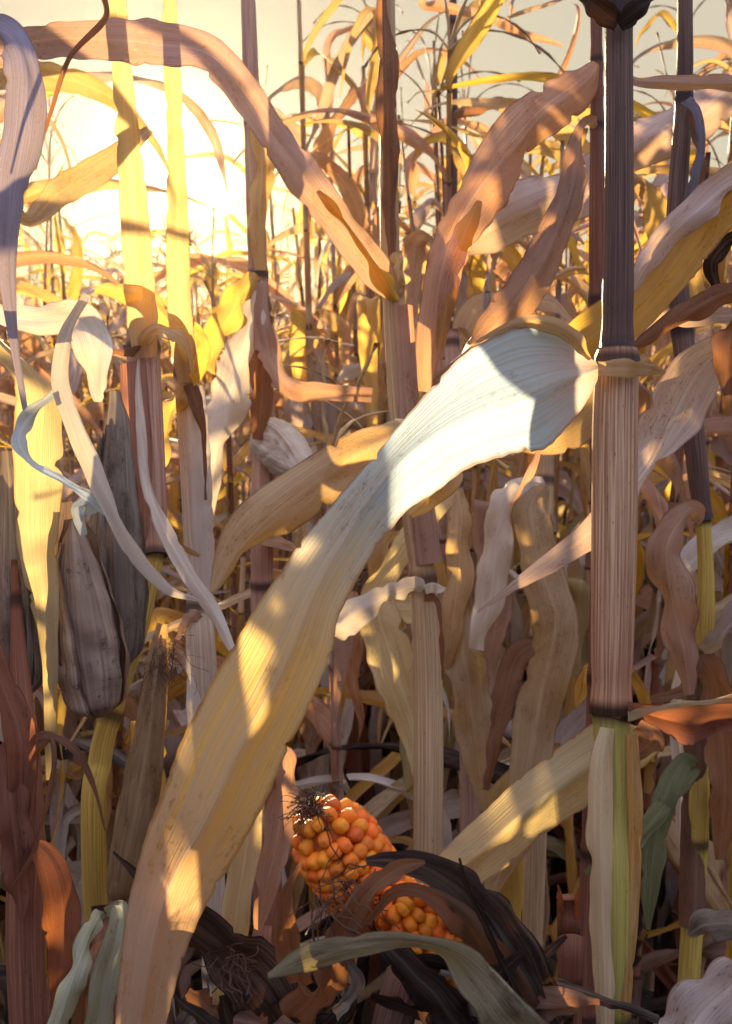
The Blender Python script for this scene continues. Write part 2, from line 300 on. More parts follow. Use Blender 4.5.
def L(parent, pts, mat, curl=0.7, ruffle=0.12, name='leaf', n=110, nu=11, label=None, fold=0.0, crumple=0.17, twist=20.0):
    """leaf through picture points (px, py, depth m, half width px, roll deg[, curl])"""
    a = np.array([list(p) + [0] * (5 - len(p)) if len(p) < 6 else list(p[:5]) for p in pts], float)
    w = np.array([P(*p[:3]) for p in a]); hw = a[:, 3] * a[:, 2] / FPX
    cv = np.array([p[5] if len(p) > 5 else curl for p in pts])
    full = catmull(np.hstack([w, hw[:, None], a[:, 4:5], cv[:, None]]), n)
    cen = full[:, :3]; hw = np.maximum(full[:, 3], 0.0006); roll_ = np.radians(full[:, 4])
    rg = np.random.RandomState(seedc[0] * 13 + 5); tt = np.linspace(0, 1, n); wob = twist * sum(rg.uniform(.4, 1) * np.sin(2 * math.pi * f * tt + rg.uniform(0, 6.3)) for f in (0.8, 1.7, 3.1))
    if not fold and wob.any(): fold = float(rg.choice([-1, 1]) * rg.uniform(0.1, 0.45))
    tan = unit(np.gradient(cen, axis=0)); view = unit(cen - CAM); lat0 = unit(np.cross(tan, view)); nor0 = np.cross(lat0, tan)
    roll = roll_ + np.radians(wob); lat = lat0 * np.cos(roll)[:, None] + nor0 * np.sin(roll)[:, None]
    V, F, U = ribbon_mesh(cen, lat, hw, full[:, 5], R_(), nu, ruffle, fold, crumple)
    o = link(name, V, F, M[mat] if isinstance(mat, str) else mat, parent, U)
    if label: o['label'] = label
    return o

def sheet(parent, rows, mat, n=90, nu=17, name='leaf', label=None, ruffle=0.0):
    """leaf traced by its upper margin, midrib and lower margin; rows of ((px,py,d),(px,py,d),(px,py,d))"""
    E = [catmull(np.array([P(*r[k]) for r in rows]), 4 * n) for k in range(3)]
    # the three lines are sampled at matching rows, not matching lengths
    def at(k):
        pts = np.array([P(*r[k]) for r in rows]); idx = np.linspace(0, len(rows) - 1, n); ext = np.vstack([2 * pts[0] - pts[1], pts, 2 * pts[-1] - pts[-2]]); o = []
        for x in idx:
            i = min(int(x), len(rows) - 2); t = x - i; p0, p1, p2, p3 = ext[i:i + 4]
            o.append(0.5 * (2 * p1 + (p2 - p0) * t + (2 * p0 - 5 * p1 + 4 * p2 - p3) * t * t + (3 * p1 - p0 - 3 * p2 + p3) * t ** 3))
        return np.array(o)
    a, b, c = at(0), at(1), at(2); s = np.concatenate([[0], np.cumsum(np.linalg.norm(np.diff(b, axis=0), axis=1))]); rng = R_(); p1, p2 = rng.uniform(0, 6, 2)
    K = 12; fk = rng.uniform(8, 150, K); gk = rng.uniform(-9, 9, K); pk = rng.uniform(0, 6.3, K); ak = rng.uniform(.4, 1, K) * 14 / (14 + fk)
    cuts = [[(rng.uniform(0.1, 1) * s[-1], rng.uniform(.0006, .0018), rng.uniform(.015, .07)) for _ in range(9)] for _ in range(2)]
    V, U = [], []
    for i in range(n):
        nrm = np.cross(c[i] - a[i], b[min(i + 1, n - 1)] - b[max(i - 1, 0)]); nrm = nrm / (np.linalg.norm(nrm) + 1e-9); wd = np.linalg.norm(c[i] - a[i])
        for j in range(nu):
            t = j / (nu - 1)
            if t < 0.5: q = a[i] * (1 - 2 * t) + b[i] * 2 * t
            else: q = b[i] * (2 - 2 * t) + c[i] * (2 * t - 1)
            e = (2 * t - 1); q = q + nrm * wd * (ruffle * e * e * math.sin(70 * s[i] + (p1 if e > 0 else p2)) + 0.05 * math.sin(abs(e) * math.pi))
            jag = (0.006 * math.sin(173 * s[i] + p1) + 0.004 * math.sin(677 * s[i] + p2)) * abs(e) ** 5
            q = q + nrm * wd * 0.030 * float(np.sum(ak * np.sin(fk * s[i] + gk * t + pk)))
            jag -= min(0.25, sum(d * math.exp(-((s[i] - x) / wi) ** 2) for x, wi, d in cuts[int(e > 0)])) * abs(e) ** 6
            q = q + (c[i] - a[i]) * jag * np.sign(e); V.append(q); U.append((t, s[i]))
    F = [(i * nu + j, i * nu + j + 1, (i + 1) * nu + j + 1, (i + 1) * nu + j) for i in range(n - 1) for j in range(nu - 1)]
    o = link(name, V, F, M[mat], parent, U)
    if label: o['label'] = label
    return o

def tube(path, rad, sides=14, groove=0.0, v=None):
    path = np.asarray(path, float); n = len(path); tan = unit(np.gradient(path, axis=0)); ref = np.array([1.0, 0.0, 0.0]) if abs(tan[0][0]) < 0.8 else np.array([0, 1.0, 0.0])
    V, U = [], []; e1 = None
    for i in range(n):
        if e1 is None: e1 = ref - tan[i] * ref.dot(tan[i])
        else: e1 = e1 - tan[i] * e1.dot(tan[i])
        e1 = e1 / np.linalg.norm(e1); e2 = np.cross(tan[i], e1)
        for j in range(sides + 1):
            a = 2 * math.pi * j / sides; r = rad[i] * (1 - groove * math.exp(-((a - 4.2) / 0.5) ** 2))
            V.append(path[i] + r * (e1 * math.cos(a) * 1.04 + e2 * math.sin(a) * 0.94)); U.append((j / sides, v[i] if v is not None else i / n))
    k = sides + 1; F = [(i * k + j, i * k + j + 1, (i + 1) * k + j + 1, (i + 1) * k + j) for i in range(n - 1) for j in range(sides)]
    for end in (0, n - 1):
        V.append(path[end]); U.append((0.5, v[end] if v is not None else 0)); c = len(V) - 1; b = end * k
        F += [((b + j, c, b + j + 1) if end else (b + j + 1, c, b + j)) for j in range(sides)]
    return V, F, U

def stalk_path(w, r, nodes_s, n):
    """world polyline w with radii r (per point); nodes at arc lengths nodes_s"""
    full = catmull(np.hstack([w, np.asarray(r)[:, None]]), n); p, rad = full[:, :3], full[:, 3].copy()
    s = np.concatenate([[0], np.cumsum(np.linalg.norm(np.diff(p, axis=0), axis=1))]); v = np.interp(s, nodes_s, np.arange(len(nodes_s))) if len(nodes_s) > 1 else s
    for q in nodes_s: rad *= 1 + 0.08 * np.exp(-((s - q) / 0.007) ** 2) - 0.05 * np.exp(-((s - q + 0.016) / 0.008) ** 2)
    return p, rad, s, v

def stalk(parent, pts, mat, node_y=(), name='stalk', ground=True, r_low=None, inter=0.17, n=None, label=None):
    """stalk through picture points (px, py, depth, radius m), top to bottom, then down into the soil; nodes at picture heights node_y"""
    a = np.array(pts, float); w = np.array([P(*p[:3]) for p in a]); r = list(a[:, 3])
    if ground and w[-1][2] > 0.02:
        d = w[-1] - w[-2]; foot = np.array([w[-1][0] + 0.25 * d[0] / max(abs(d[2]), 0.05) * w[-1][2] * 0.5, w[-1][1] + 0.02, -0.03])
        mid = (w[-1] + foot) / 2; w = np.vstack([w, mid, foot]); r += [r[-1] * 1.05, r_low or r[-1] * 1.15]
    seg = np.concatenate([[0], np.cumsum(np.linalg.norm(np.diff(w, axis=0), axis=1))]); k = len(a)
    ns = [float(np.interp(y, a[:, 1], seg[:k])) for y in node_y]
    last = ns[-1] if ns else 0.0; ns = ns or [0.0]
    first = ns[0]; pre = []
    while first - inter > 0: first -= inter; pre.insert(0, first)
    ns = pre + ns
    while last + inter < seg[-1]: last += inter; ns.append(last)
    ns = [ns[0] - inter] + ns + [ns[-1] + inter]
    p, rad, s, v = stalk_path(w, r, ns, n or max(60, int(seg[-1] / 0.006)))
    V, F, U = tube(p, rad, 18, 0.10, v); o = link(name, V, F, S[mat], parent, U)
    if label: o['label'] = label
    return o

def wrap(parent, pts, mat, roll=0, curl=4.4, label=None):
    """leaf sheath wrapped round a stalk: picture points (px, py, depth, stalk radius m)"""
    return L(parent, [(x, y, d - r * 1.10, r * 1.12 * curl / 2 * FPX / d, roll) for x, y, d, r in pts], mat, curl, 0.03, 'sheath', label=label, crumple=0.03, twist=0.0)

def husk(parent, p0, p1, r, mat, rng=None, name='ear', layers=3, label=None, bulge=0.0, tipw=0.16):
    """ear in its husk from base p0 to tip p1 (world points): a closed body of overlapping husk leaves in one mesh"""
    rng = rng or R_(); p0, p1 = np.array(p0), np.array(p1); ax = p1 - p0; Ln = np.linalg.norm(ax); ax = ax / Ln
    e1 = np.cross(ax, [0, 1.0, 0.2]); e1 /= np.linalg.norm(e1); e2 = np.cross(ax, e1); V, F, U = [], [], []
    for k in range(layers):
        ns, na = 44, 41; a0 = rng.uniform(0, 6.3) if k else 0; span = 2 * math.pi * (1.02 if k == 0 else rng.uniform(0.42, 0.6)); ext = 1.0 if k == 0 else rng.uniform(0.88, 1.12); base = len(V)
        for i in range(ns):
            t = i / (ns - 1); prof = (math.sin(math.pi * min(1, (t * 0.86 + 0.12)) ** 0.85) ** 0.75) * (1 - 0.25 * t) + tipw * t * 0.4
            prof = max(prof * min(1, 0.42 + t / 0.10) * min(1, 0.30 + (1 - t) / 0.12), 0.04)
            for j in range(na):
                x = j / (na - 1) - 0.5; shr = 1.0 if k == 0 else (1 - 0.75 * max(0, t - 0.45) ** 1.3); a = a0 + span * x * shr
                fl = 0 if k == 0 else 0.55 * max(0, t - 0.62) ** 1.4 * (2 + math.sin(3 * k)); rr = r * (prof + fl) * (1 + 0.035 * k + 0.05 * (abs(2 * x) ** 3 if k else 0)) * (1 + 0.045 * math.sin(5 * a + 7 * t + k) + 0.03 * math.sin(11 * a + 2.0 * t) + 0.02 * math.sin(23 * a + 19 * t + 2 * k) + 0.03 * math.sin(31 * t + 3 * a + k))
                q = p0 + ax * (t * Ln * ext) + rr * (e1 * math.cos(a) + e2 * math.sin(a)) + e1 * bulge * math.sin(math.pi * t); V.append(q); U.append((j / (na - 1), t * Ln + k * 0.37))
        F += [(base + i * na + j, base + i * na + j + 1, base + (i + 1) * na + j + 1, base + (i + 1) * na + j) for i in range(ns - 1) for j in range(na - 1)]
    o = link(name, V, F, M[mat], parent, U)
    if label: o['label'] = label
    return o

def strands(parent, origin, direction, count, length, mat, name='silk', spread=0.5, thick=0.00018, curl=0.9):
    rng = R_(); V, F, U = [], [], []; d = unit(np.array(direction, float))
    for _ in range(count):
        p = np.array(origin) + rng.normal(0, length * 0.16, 3); q = unit(d + rng.normal(0, spread, 3)); path = [p]
        for i in range(7): q = unit(q + rng.normal(0, curl, 3) * 0.5 + np.array([0, 0, -0.10])); path.append(path[-1] + q * length / 7 * rng.uniform(0.7, 1.2))
        v, f, u = tube(catmull(path, 12), np.full(12, thick) * rng.uniform(0.6, 1.4), 4); b = len(V); V += v; U += u; F += [tuple(x + b for x in ff) for ff in f]
    return link(name, V, F, M[mat], parent, U)

def W(px, py, d): return P(px, py, d)
def ground_under(px, py, d):
    p = P(px, py, d); return (p[0], p[1], 0.0)

# ------------------------------------------------------------------ the ground
def ground():
    rng = np.random.RandomState(5); V, F = [], []
    xs = np.concatenate([np.linspace(-900, -12, 8), np.linspace(-10, 10, 81), np.linspace(12, 900, 8)]); ys = np.concatenate([np.linspace(-400, -4, 5), np.linspace(-3, 20, 93), np.linspace(25, 1500, 12)])
    for y in ys:
        for x in xs:
            near = abs(x) < 10 and -3 < y < 20; V.append((x, y, (0.025 * math.sin(x * 2 * math.pi / 0.75) + rng.normal(0, 0.012)) if near else 0.0))
    n = len(xs); F = [(j * n + i, j * n + i + 1, (j + 1) * n + i + 1, (j + 1) * n + i) for j in range(len(ys) - 1) for i in range(n - 1)]
    o = link('field_ground', V, F, M['soil']); o['kind'] = 'structure'
ground()

# ------------------------------------------------------------------ the plants of the field, grown from a recipe
def grow(rng, H, style):
    """one dry corn plant at the origin -> list of (part name, verts, faces, uvs, material)"""
    parts = []; lean = rng.normal(0, 0.05, 2); bend = rng.normal(0, 0.06, 2)
    zs = np.linspace(-0.03, H, 9); path = np.array([[lean[0] * z + bend[0] * (z / H) ** 2 * H * 0.5, lean[1] * z + bend[1] * (z / H) ** 2 * H * 0.5, z] for z in zs])
    r0 = rng.uniform(0.0070, 0.0105); rad = r0 * (1 - 0.62 * (np.clip(zs, 0, H) / H) ** 1.3)
    ns = [0.0]; 
    while ns[-1] < H: ns.append(ns[-1] + rng.uniform(0.13, 0.19))
    p, rr, s, v = stalk_path(path, rad, ns, 70); V, F, U = tube(p, rr, 9, 0.08, v)
    parts.append(('stalk', V, F, U, S[rng.choice(['tan', 'pink', 'red', 'tan', 'red'])]))
    az = rng.uniform(0, 6.3)
    todo = []
    for k, q in enumerate(ns[2:-1]):
        if q > H - 0.03: continue
        todo.append((k, q, False)); todo += [(k, q - rng.uniform(0.0, 0.1), True)] * ((rng.rand() < 0.9) + (rng.rand() < 0.6) if 0.25 < q / H < 0.75 else (rng.rand() < 0.3))
    for k, q, shred in todo:
        f = q / H; az += math.pi + rng.normal(0, 0.35); at = np.array([np.interp(q, s, p[:, i]) for i in range(3)]); rs = float(np.interp(q, s, rr))
        Ln = rng.uniform(0.42, 0.72) * (1 - 0.35 * max(0, f - 0.65)); wmax = rng.uniform(0.022, 0.042) * (1 - 0.6 * max(0, f - 0.55) / 0.45)
        n = 44; ds = Ln / (n - 1); el = rng.uniform(0.9, 1.35) if f > 0.5 else rng.uniform(0.5, 1.3); brk = rng.uniform(0.08, 0.5); kind = rng.rand()
        if shred: Ln *= 0.75; wmax *= rng.uniform(0.35, 0.75); el = rng.uniform(-0.9, 0.8)
        droop = rng.uniform(1.6, 4.0) if f < 0.75 else rng.uniform(0.8, 3.2); cen = []; pos = at + np.array([math.cos(az), math.sin(az), 0]) * rs * 0.8; a = az; tw = 0; roll = []
        twr = rng.normal(0, 3.5) if kind < 0.5 else rng.normal(0, 8.0); daz = rng.normal(0, 1.1)
        for i in range(n):
            t = i / (n - 1); cen.append(pos.copy()); roll.append(tw)
            if kind > 0.35 and f < 0.85 and abs(t - brk) < 0.05: el -= rng.uniform(0.5, 0.9)
            el = max(el - droop * ds * (1 + 1.5 * t), -1.52 + 0.1 * math.sin(9 * t)); a += daz * ds; tw += twr * ds
            pos = pos + ds * np.array([math.cos(a) * math.cos(el), math.sin(a) * math.cos(el), math.sin(el)])
        cen = np.array(cen) + np.stack([0.006 * np.sin(np.linspace(0, rng.uniform(5, 14), n) + rng.uniform(0, 6)) for _ in range(3)], 1)
        t = np.linspace(0, 1, n); hw = wmax * np.minimum(1, 0.45 + 2.6 * t) * (1 - t ** rng.uniform(1.8, 3.2)) ** 0.8 + 0.0008
        sheath_az = az
        tan = unit(np.gradient(cen, axis=0)); lat = unit(np.cross(tan, np.array([0, 0, 1.0]) + 0.3 * np.array([math.cos(az), math.sin(az), 0]))); nor = np.cross(lat, tan); r = np.array(roll)
        lat = lat * np.cos(r)[:, None] + nor * np.sin(r)[:, None]
        for i in range(1, n):
            if lat[i].dot(lat[i - 1]) < 0: lat[i] = -lat[i]
        curl = np.full(n, rng.uniform(0.3, 2.4) if rng.rand() < 0.65 else rng.uniform(2.6, 4.6)) * (0.6 + 0.7 * t); Vv, Ff, Uu = ribbon_mesh(cen, lat, hw, curl, rng, 8, rng.uniform(0.08, 0.3), rng.uniform(-0.6, 0.6), 0.26)
        sh = rng.uniform(0.6, 1.0) * (0.05 if shred else 1) * (ns[min(k + 3, len(ns) - 1)] - q); b = len(Vv); m_, a_ = 9, 9; op = rng.uniform(1.7, 2.9)   # the sheath that wraps the stalk below the blade
        for i in range(m_):
            z = q - sh * i / (m_ - 1); c0 = np.array([np.interp(z, s, p[:, t_]) for t_ in range(3)]); r_ = float(np.interp(z, s, rr)) * (1.12 + 0.35 * (1 - i / (m_ - 1)) ** 2)
            for j in range(a_):
                th = sheath_az + op * (2 * j / (a_ - 1) - 1) * (0.8 + 0.2 * math.sin(3 * i)); Vv.append(c0 + r_ * np.array([math.cos(th), math.sin(th), 0])); Uu.append((j / (a_ - 1), 0.9 + z))
        Ff = Ff + [(b + i * a_ + j, b + i * a_ + j + 1, b + (i + 1) * a_ + j + 1, b + (i + 1) * a_ + j) for i in range(m_ - 1) for j in range(a_ - 1)]
        if f < 0.38: mt = rng.choice(['brown', 'red', 'dark', 'dark', 'brown', 'old'])  # lower leaves picked darker, painting in the shade between plants
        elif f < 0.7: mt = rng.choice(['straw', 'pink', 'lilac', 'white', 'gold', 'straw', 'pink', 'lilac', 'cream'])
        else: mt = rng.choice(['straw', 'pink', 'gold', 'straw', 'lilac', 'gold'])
        if shred and f > 0.3: mt = rng.choice(['white', 'cream', 'straw', 'lilac', 'pink', 'gold'])
        parts.append(('leaf', Vv, Ff, Uu, M[mt]))
    if style == 'tassel':
        V, F, U = [], [], []; top = p[-1]; d0 = unit(p[-1] - p[-3])
        for b in range(6):
            q = unit(d0 + (rng.normal(0, 0.28, 3) if b else 0)); path = [top.copy()]
            for i in range(5): q = unit(q + np.array([0, 0, -0.42]) * (b > 0) + rng.normal(0, 0.08, 3)); path.append(path[-1] + q * 0.05)
            v_, f_, u_ = tube(catmull(path, 12), 0.0022 + 0.0012 * np.sin(np.arange(12) * 2.4) * (np.arange(12) > 2), 5); bb = len(V); V += v_; U += u_; F += [tuple(x + bb for x in ff) for ff in f_]
        parts.append(('tassel', V, F, U, M['tassel']))
    if rng.rand() < 0.75:
        q = ns[min(len(ns) - 3, 5)]; at = np.array([np.interp(q, s, p[:, i]) for i in range(3)]); a = rng.uniform(0, 6.3); e = rng.uniform(-1.3, 0.9)
        b0 = at + 0.03 * np.array([math.cos(a), math.sin(a), 0.3]); dirv = np.array([math.cos(a) * math.cos(e), math.sin(a) * math.cos(e), math.sin(e)])
        parts.append(('ear', b0, b0 + dirv * rng.uniform(0.16, 0.22), rng.uniform(0.019, 0.026), rng.choice(['straw', 'grey', 'lilac', 'white'])))
    return parts

protos = []
def make_proto(k, label, group):
    rng = np.random.RandomState(100 + k); H = rng.uniform(1.65, 2.15); root = thing('corn_plant', (0, 0, 0), label, 'corn plant', group); root['proto_height'] = float(H)
    for part in grow(rng, H, 'tassel' if k % 4 == 1 else 'bare'):
        if part[0] == 'ear': husk(root, part[1], part[2], part[3], part[4], rng, layers=3)
        else: link(part[0], part[1], part[2], part[4], root, part[3])
    del root['proto_height']; return root

def copy_tree(o, label, group):
    r = o.copy(); C.objects.link(r); r['label'] = label; r['group'] = group
    for ch in list(o.children):
        c = ch.copy(); C.objects.link(c); c.parent = r
    return r

BANDS = [((1.35, 2.2), 'dried corn plant in the tangle just behind the front stalks', 'corn plants just behind the front ones', 27),
         ((2.2, 4.2), 'dried corn plant in the sunlit rows a few steps back', 'corn plants a few steps back', 86),
         ((4.2, 8.0), 'golden dried corn plant far back in the glow of the sun', 'corn plants far back in the field', 96),
         ((8.0, 15.0), 'small distant corn plant at the back of the field', 'distant corn plants', 75)]
NP = 18
prng = np.random.RandomState(11); placed = []; pcount = 0
for (d0, d1), label, group, cnt in BANDS:
    tries = 0; c = 0
    while c < cnt and tries < 20000:
        tries += 1; y = math.sqrt(prng.uniform(d0 ** 2, d1 ** 2)); x = prng.uniform(-1, 1) * (0.37 * y + 0.15)
        md = 0.16 if d0 < 4 else 0.2
        if any((x - a) ** 2 + (y - b) ** 2 < md * md for a, b in placed): continue
        placed.append((x, y)); c += 1
        if pcount < NP: o = make_proto(pcount, label, group); protos.append(o)
        else: o = copy_tree(protos[prng.randint(NP)], label, group)
        o.location = (x, y, 0); o.rotation_euler = (0, 0, prng.uniform(0, 6.28)); k = prng.uniform(0.88, 1.08); kz = k
        if prng.rand() < 0.8: kz = min(k, (1.25 + y * prng.uniform(0.20, 0.34)) / 2.05)
        if abs(math.atan2(x, y) - SUN_AZ) < math.radians(6.0): kz = min(kz, (1.25 + y * math.tan(SUN_EL - math.radians(3.4))) / 2.2)
        if y < 5.0 and abs(x + 0.08 - math.tan(SUN_AZ) * (y - 0.5)) < 0.27: kz = min(kz, (1.0 + 0.13 * y) / 2.05)
        o.scale = (k, k, kz); pcount += 1

# ------------------------------------------------------------------ the front plants, one by one
# A: the tall stalk on the right with the long pale leaf
A = thing('corn_plant', ground_under(612, 1000, .60), 'thick stalk at the right front carrying the long pale leaf', 'corn plant')
stalk(A, [(625, -420, .64, .0062), (621, -120, .61, .0068), (619, 5, .60, .0072), (619, 200, .60, .0078), (617, 350, .60, .0088)], 'dark', (10, 356), ground=False, label='dark purple upper stalk')
stalk(A, [(617, 348, .60, .0100), (617, 362, .60, .0112), (615, 420, .60, .0120), (614, 540, .60, .0120), (611, 700, .60, .0108), (611, 712, .60, .0108)], 'main', (360, 710), ground=False, n=120, label='pinkish brown middle stalk between two nodes')
stalk(A, [(611, 706, .60, .0098), (613, 800, .60, .0088), (614, 1020, .60, .0085)], 'green', (709,), label='yellow green lower stalk')
hero = [((601, 364, .600), (601, 368, .590), (601, 372, .600)), ((584, 353, .590), (585, 374, .580), (589, 398, .585)), ((566, 330, .585), (560, 382, .570), (568, 428, .575)),
        ((528, 323, .575), (525, 398, .560), (545, 448, .565)), ((482, 342, .565), (487, 412, .550), (508, 455, .560)), ((441, 376, .560), (450, 428, .545), (470, 468, .555)),
        ((400, 425, .555), (410, 455, .540), (435, 492, .555)), ((362, 470, .550), (376, 492, .535), (402, 516, .550)), ((325, 512, .545), (345, 540, .530), (368, 562, .545)),
        ((290, 557, .540), (316, 590, .522), (341, 612, .538)), ((250, 617, .530), (290, 655, .512), (331, 655, .532)), ((220, 667, .525), (264, 708, .505), (311, 702, .525)),
        ((190, 722, .518), (235, 760, .498), (280, 768, .520)), ((165, 785, .512), (208, 818, .492), (254, 825, .515)), ((143, 845, .508), (175, 878, .490), (214, 892, .510)),
        ((127, 910, .505), (156, 932, .490), (188, 945, .506)), ((119, 975, .503), (145, 990, .488), (172, 1000, .502)), ((112, 1075, .500), (132, 1080, .488), (150, 1085, .498))]
sheet(A, hero, 'hero', n=240, nu=27, ruffle=0.016, label='long pale leaf, bluish sky sheen and golden glow painted in its colour')
L(A, [(470, 346, .568, 1, 0), (497, 331, .570, 4, 25), (528, 321, .572, 8, 30), (556, 324, .575, 10, 25), (576, 336, .578, 10, 20), (583, 350, .582, 6, 10), (590, 360, .59, 2, 0)], 'straw', 1.1, 0.05, label='rolled golden brown margin of the long leaf', crumple=0.1, twist=6)
L(A, [(598, 369, .585, 9, 10), (625, 368, .582, 12, 0), (650, 370, .585, 9, -10), (664, 374, .59, 5, -20)], 'straw', 2.0, 0.06, label='short broken leaf stub at the upper node')
sheet(A, [((627, 702, .590), (628, 706, .588), (628, 712, .590)), ((655, 704, .578), (656, 716, .59), (662, 731, .580)), ((690, 703, .572), (692, 722, .592), (688, 746, .578)), ((715, 699, .570), (715, 718, .592), (713, 735, .575)), ((735, 695, .570), (737, 716, .592), (738, 733, .575)), ((785, 688, .575), (785, 710, .59), (788, 735, .58))], 'red', n=60, ruffle=0.01, label='curled orange brown leaf to the right')
L(A, [(628, 712, .590, 9, 40), (668, 704, .575, 5, 60), (715, 699, .57, 6, 50), (770, 692, .58, 8, 40)], 'cream', 1.2, 0.05, label='pale upper margin of the curled leaf')
sheet(A, [((648, 728, .615), (655, 740, .61), (660, 750, .615)), ((600, 720, .63), (622, 750, .620), (640, 770, .628)), ((560, 747, .63), (578, 775, .618), (598, 800, .628)), ((515, 782, .62), (533, 806, .605), (552, 828, .618)), ((470, 824, .61), (488, 845, .595), (510, 864, .608)), ((432, 860, .60), (446, 877, .59), (470, 892, .60)), ((424, 868, .60), (436, 884, .59), (458, 897, .60))], 'cream', n=80, ruffle=0.025, label='broad cream leaf hanging down to the left')
L(A, [(640, 722, .60, 12, 10), (655, 735, .60, 18, 25), (640, 752, .61, 12, 20), (622, 760, .61, 4, 10)], 'brown', 1.5, 0.1)
L(A, [(607, 728, .588, 8, 0), (602, 770, .586, 13, 5), (601, 850, .586, 15, 0), (604, 940, .586, 14, 0), (606, 1030, .588, 10, 5)], 'cream', 1.5, 0.03, 'sheath', label='loose leaf sheath, left strip', crumple=0.04, twist=5.0)
L(A, [(632, 735, .590, 6, 0), (633, 790, .588, 9, -10), (632, 870, .588, 9, -10), (628, 950, .588, 9, 0), (625, 1015, .588, 5, 0)], 'straw', 1.6, 0.03, 'sheath', label='loose leaf sheath, right strip', crumple=0.04, twist=5.0)
L(A, [(618, 22, .585, 10, 0), (600, 10, .58, 14, 30), (585, -4, .585, 10, 30), (575, -30, .60, 8, 0)], 'dark', 1.6, 0.1)
L(A, [(618, 24, .585, 9, 0), (634, 12, .58, 13, -20), (652, -2, .585, 8, -30), (668, -30, .60, 8, 0)], 'dark', 1.6, 0.1)

# B: the slim stalk in the middle
B = thing('corn_plant', ground_under(430, 860, 1.0), 'slim tan stalk in the middle, behind the long pale leaf', 'corn plant')
stalk(B, [(386, -250, 1.02, .006), (387, 0, 1.0, .007), (390, 250, 1.0, .0085), (394, 300, 1.0, .0098), (402, 420, 1.0, .0105), (415, 520, 1.0, .0110), (423, 580, 1.0, .0118), (428, 680, 1.0, .0128), (428, 860, 1.0, .0130)], 'tan', (285, 580), inter=0.32)
L(B, [(382, -60, .985, 6, 0), (385, 0, .985, 8, 0), (386, 70, .98, 14, 0), (388, 140, .98, 12, 0), (389, 210, .985, 8, 0), (390, 255, .988, 6, 0)], 'brown', 2.4, 0.03, 'sheath', label='dark furled spindle at the top')
L(B, [(392, 296, .985, 7, 0), (380, 276, .97, 17, 0), (352, 238, .95, 20, 10), (312, 188, .93, 20, 15), (275, 138, .91, 19, 10), (240, 88, .89, 19, 0), (205, 52, .88, 21, -20), (150, 44, .86, 23, -15), (95, 40, .84, 19, 0), (45, 40, .82, 17, 10), (5, 48, .80, 16, 20), (-40, 70, .80, 12, 20)], 'arch', 1.0, 0.10, n=130, label='long arching leaf reaching to the upper left')
L(B, [(395, 300, .985, 6, 10), (385, 282, .965, 12, 30), (365, 250, .95, 10, 60), (340, 215, .935, 9, 65), (318, 190, .93, 5, 70)], 'gold', 0.8, 0.05)
L(B, [(394, 300, .985, 10, 0), (399, 272, .982, 13, 0), (395, 252, .985, 8, 0)], 'cream', 2.0, 0.03, 'sheath')
L(B, [(425, 588, .985, 7, 0), (408, 588, .97, 11, 20), (385, 598, .95, 12, 25), (362, 608, .94, 16, 10), (340, 622, .93, 17, 0), (325, 630, .93, 10, 0)], 'white', 1.2, 0.12)
L(B, [(425, 595, .985, 7, 0), (437, 602, .975, 4, 20), (441, 630, .97, 3.5, 30), (443, 680, .975, 1.5, 10)], 'brown', 1.6, 0.1)
L(B, [(425, 590, .98, 6, 0), (434, 588, .97, 8, 20), (445, 590, .965, 6, 30)], 'white', 1.6, 0.1)

wrap(B, [(396, 305, 1.0, .0090), (402, 420, 1.0, .0108), (414, 510, 1.0, .0115), (421, 565, 1.0, .0118)], 'pink', -30)
# C: the pinkish stalk with husked ears on the left
D = thing('corn_plant', ground_under(95, 900, .80), 'pinkish stalk on the left turning yellow green, hung with grey husked ears', 'corn plant')
stalk(D, [(141, 318, .915, .0080), (142, 330, .912, .0122), (143, 345, .91, .0130), (148, 440, .90, .0128), (152, 520, .89, .0120), (154, 556, .88, .0105)], 'pink', (348, 556), ground=False)
stalk(D, [(155, 550, .88, .0075), (140, 625, .86, .0070), (116, 700, .84, .0075), (100, 760, .83, .0085), (94, 870, .82, .0088)], 'yellow', (556, 715), label='yellow green lower stalk')
husk(D, W(120, 668, .83), W(112, 415, .84), .0215, 'grey', layers=4, label='dark grey mouldy husked ear')
e2 = husk(D, W(99, 716, .79), W(72, 520, .78), .0245, 'husk', layers=4, label='pale husked ear with purple streaks')
husk(D, W(116, 905, .80), W(161, 632, .77), .0125, 'straw', layers=4, tipw=0.25, bulge=-.004, label='small brown ear with dark silk at its tip')
strands(D, W(166, 650, .77), (0.1, -0.3, -0.8), 60, .03, 'silk')
L(D, [(150, 720, .82, 20, 0), (148, 760, .82, 19, 0), (146, 800, .82, 20, 0), (140, 860, .82, 14, 0)], 'gold', 1.0, 0.08)
L(D, [(143, 352, .895, 4, 0), (147, 338, .885, 8, 30), (162, 330, .875, 12, 50), (180, 338, .87, 10, 40), (189, 356, .87, 5, 30), (192, 372, .87, 1, 0)], 'straw', 1.0, 0.2, crumple=0.25)
L(D, [(142, 352, .895, 7, 0), (130, 352, .88, 5, 10), (102, 354, .87, 3, 20)], 'brown', 1.4, 0.1)
L(D, [(139, 352, .895, 1, 0), (138, 380, .88, 3, 0), (140, 420, .86, 5, 20), (148, 480, .84, 7, 20), (165, 530, .82, 9, 0), (190, 575, .80, 9, 10), (212, 608, .79, 8, 10), (234, 652, .78, 4, 0)], 'white', 1.4, 0.15)
L(D, [(150, 505, .85, 5, 20), (170, 540, .84, 6, 0), (200, 556, .83, 2, 0)], 'straw', 1.2, 0.1)

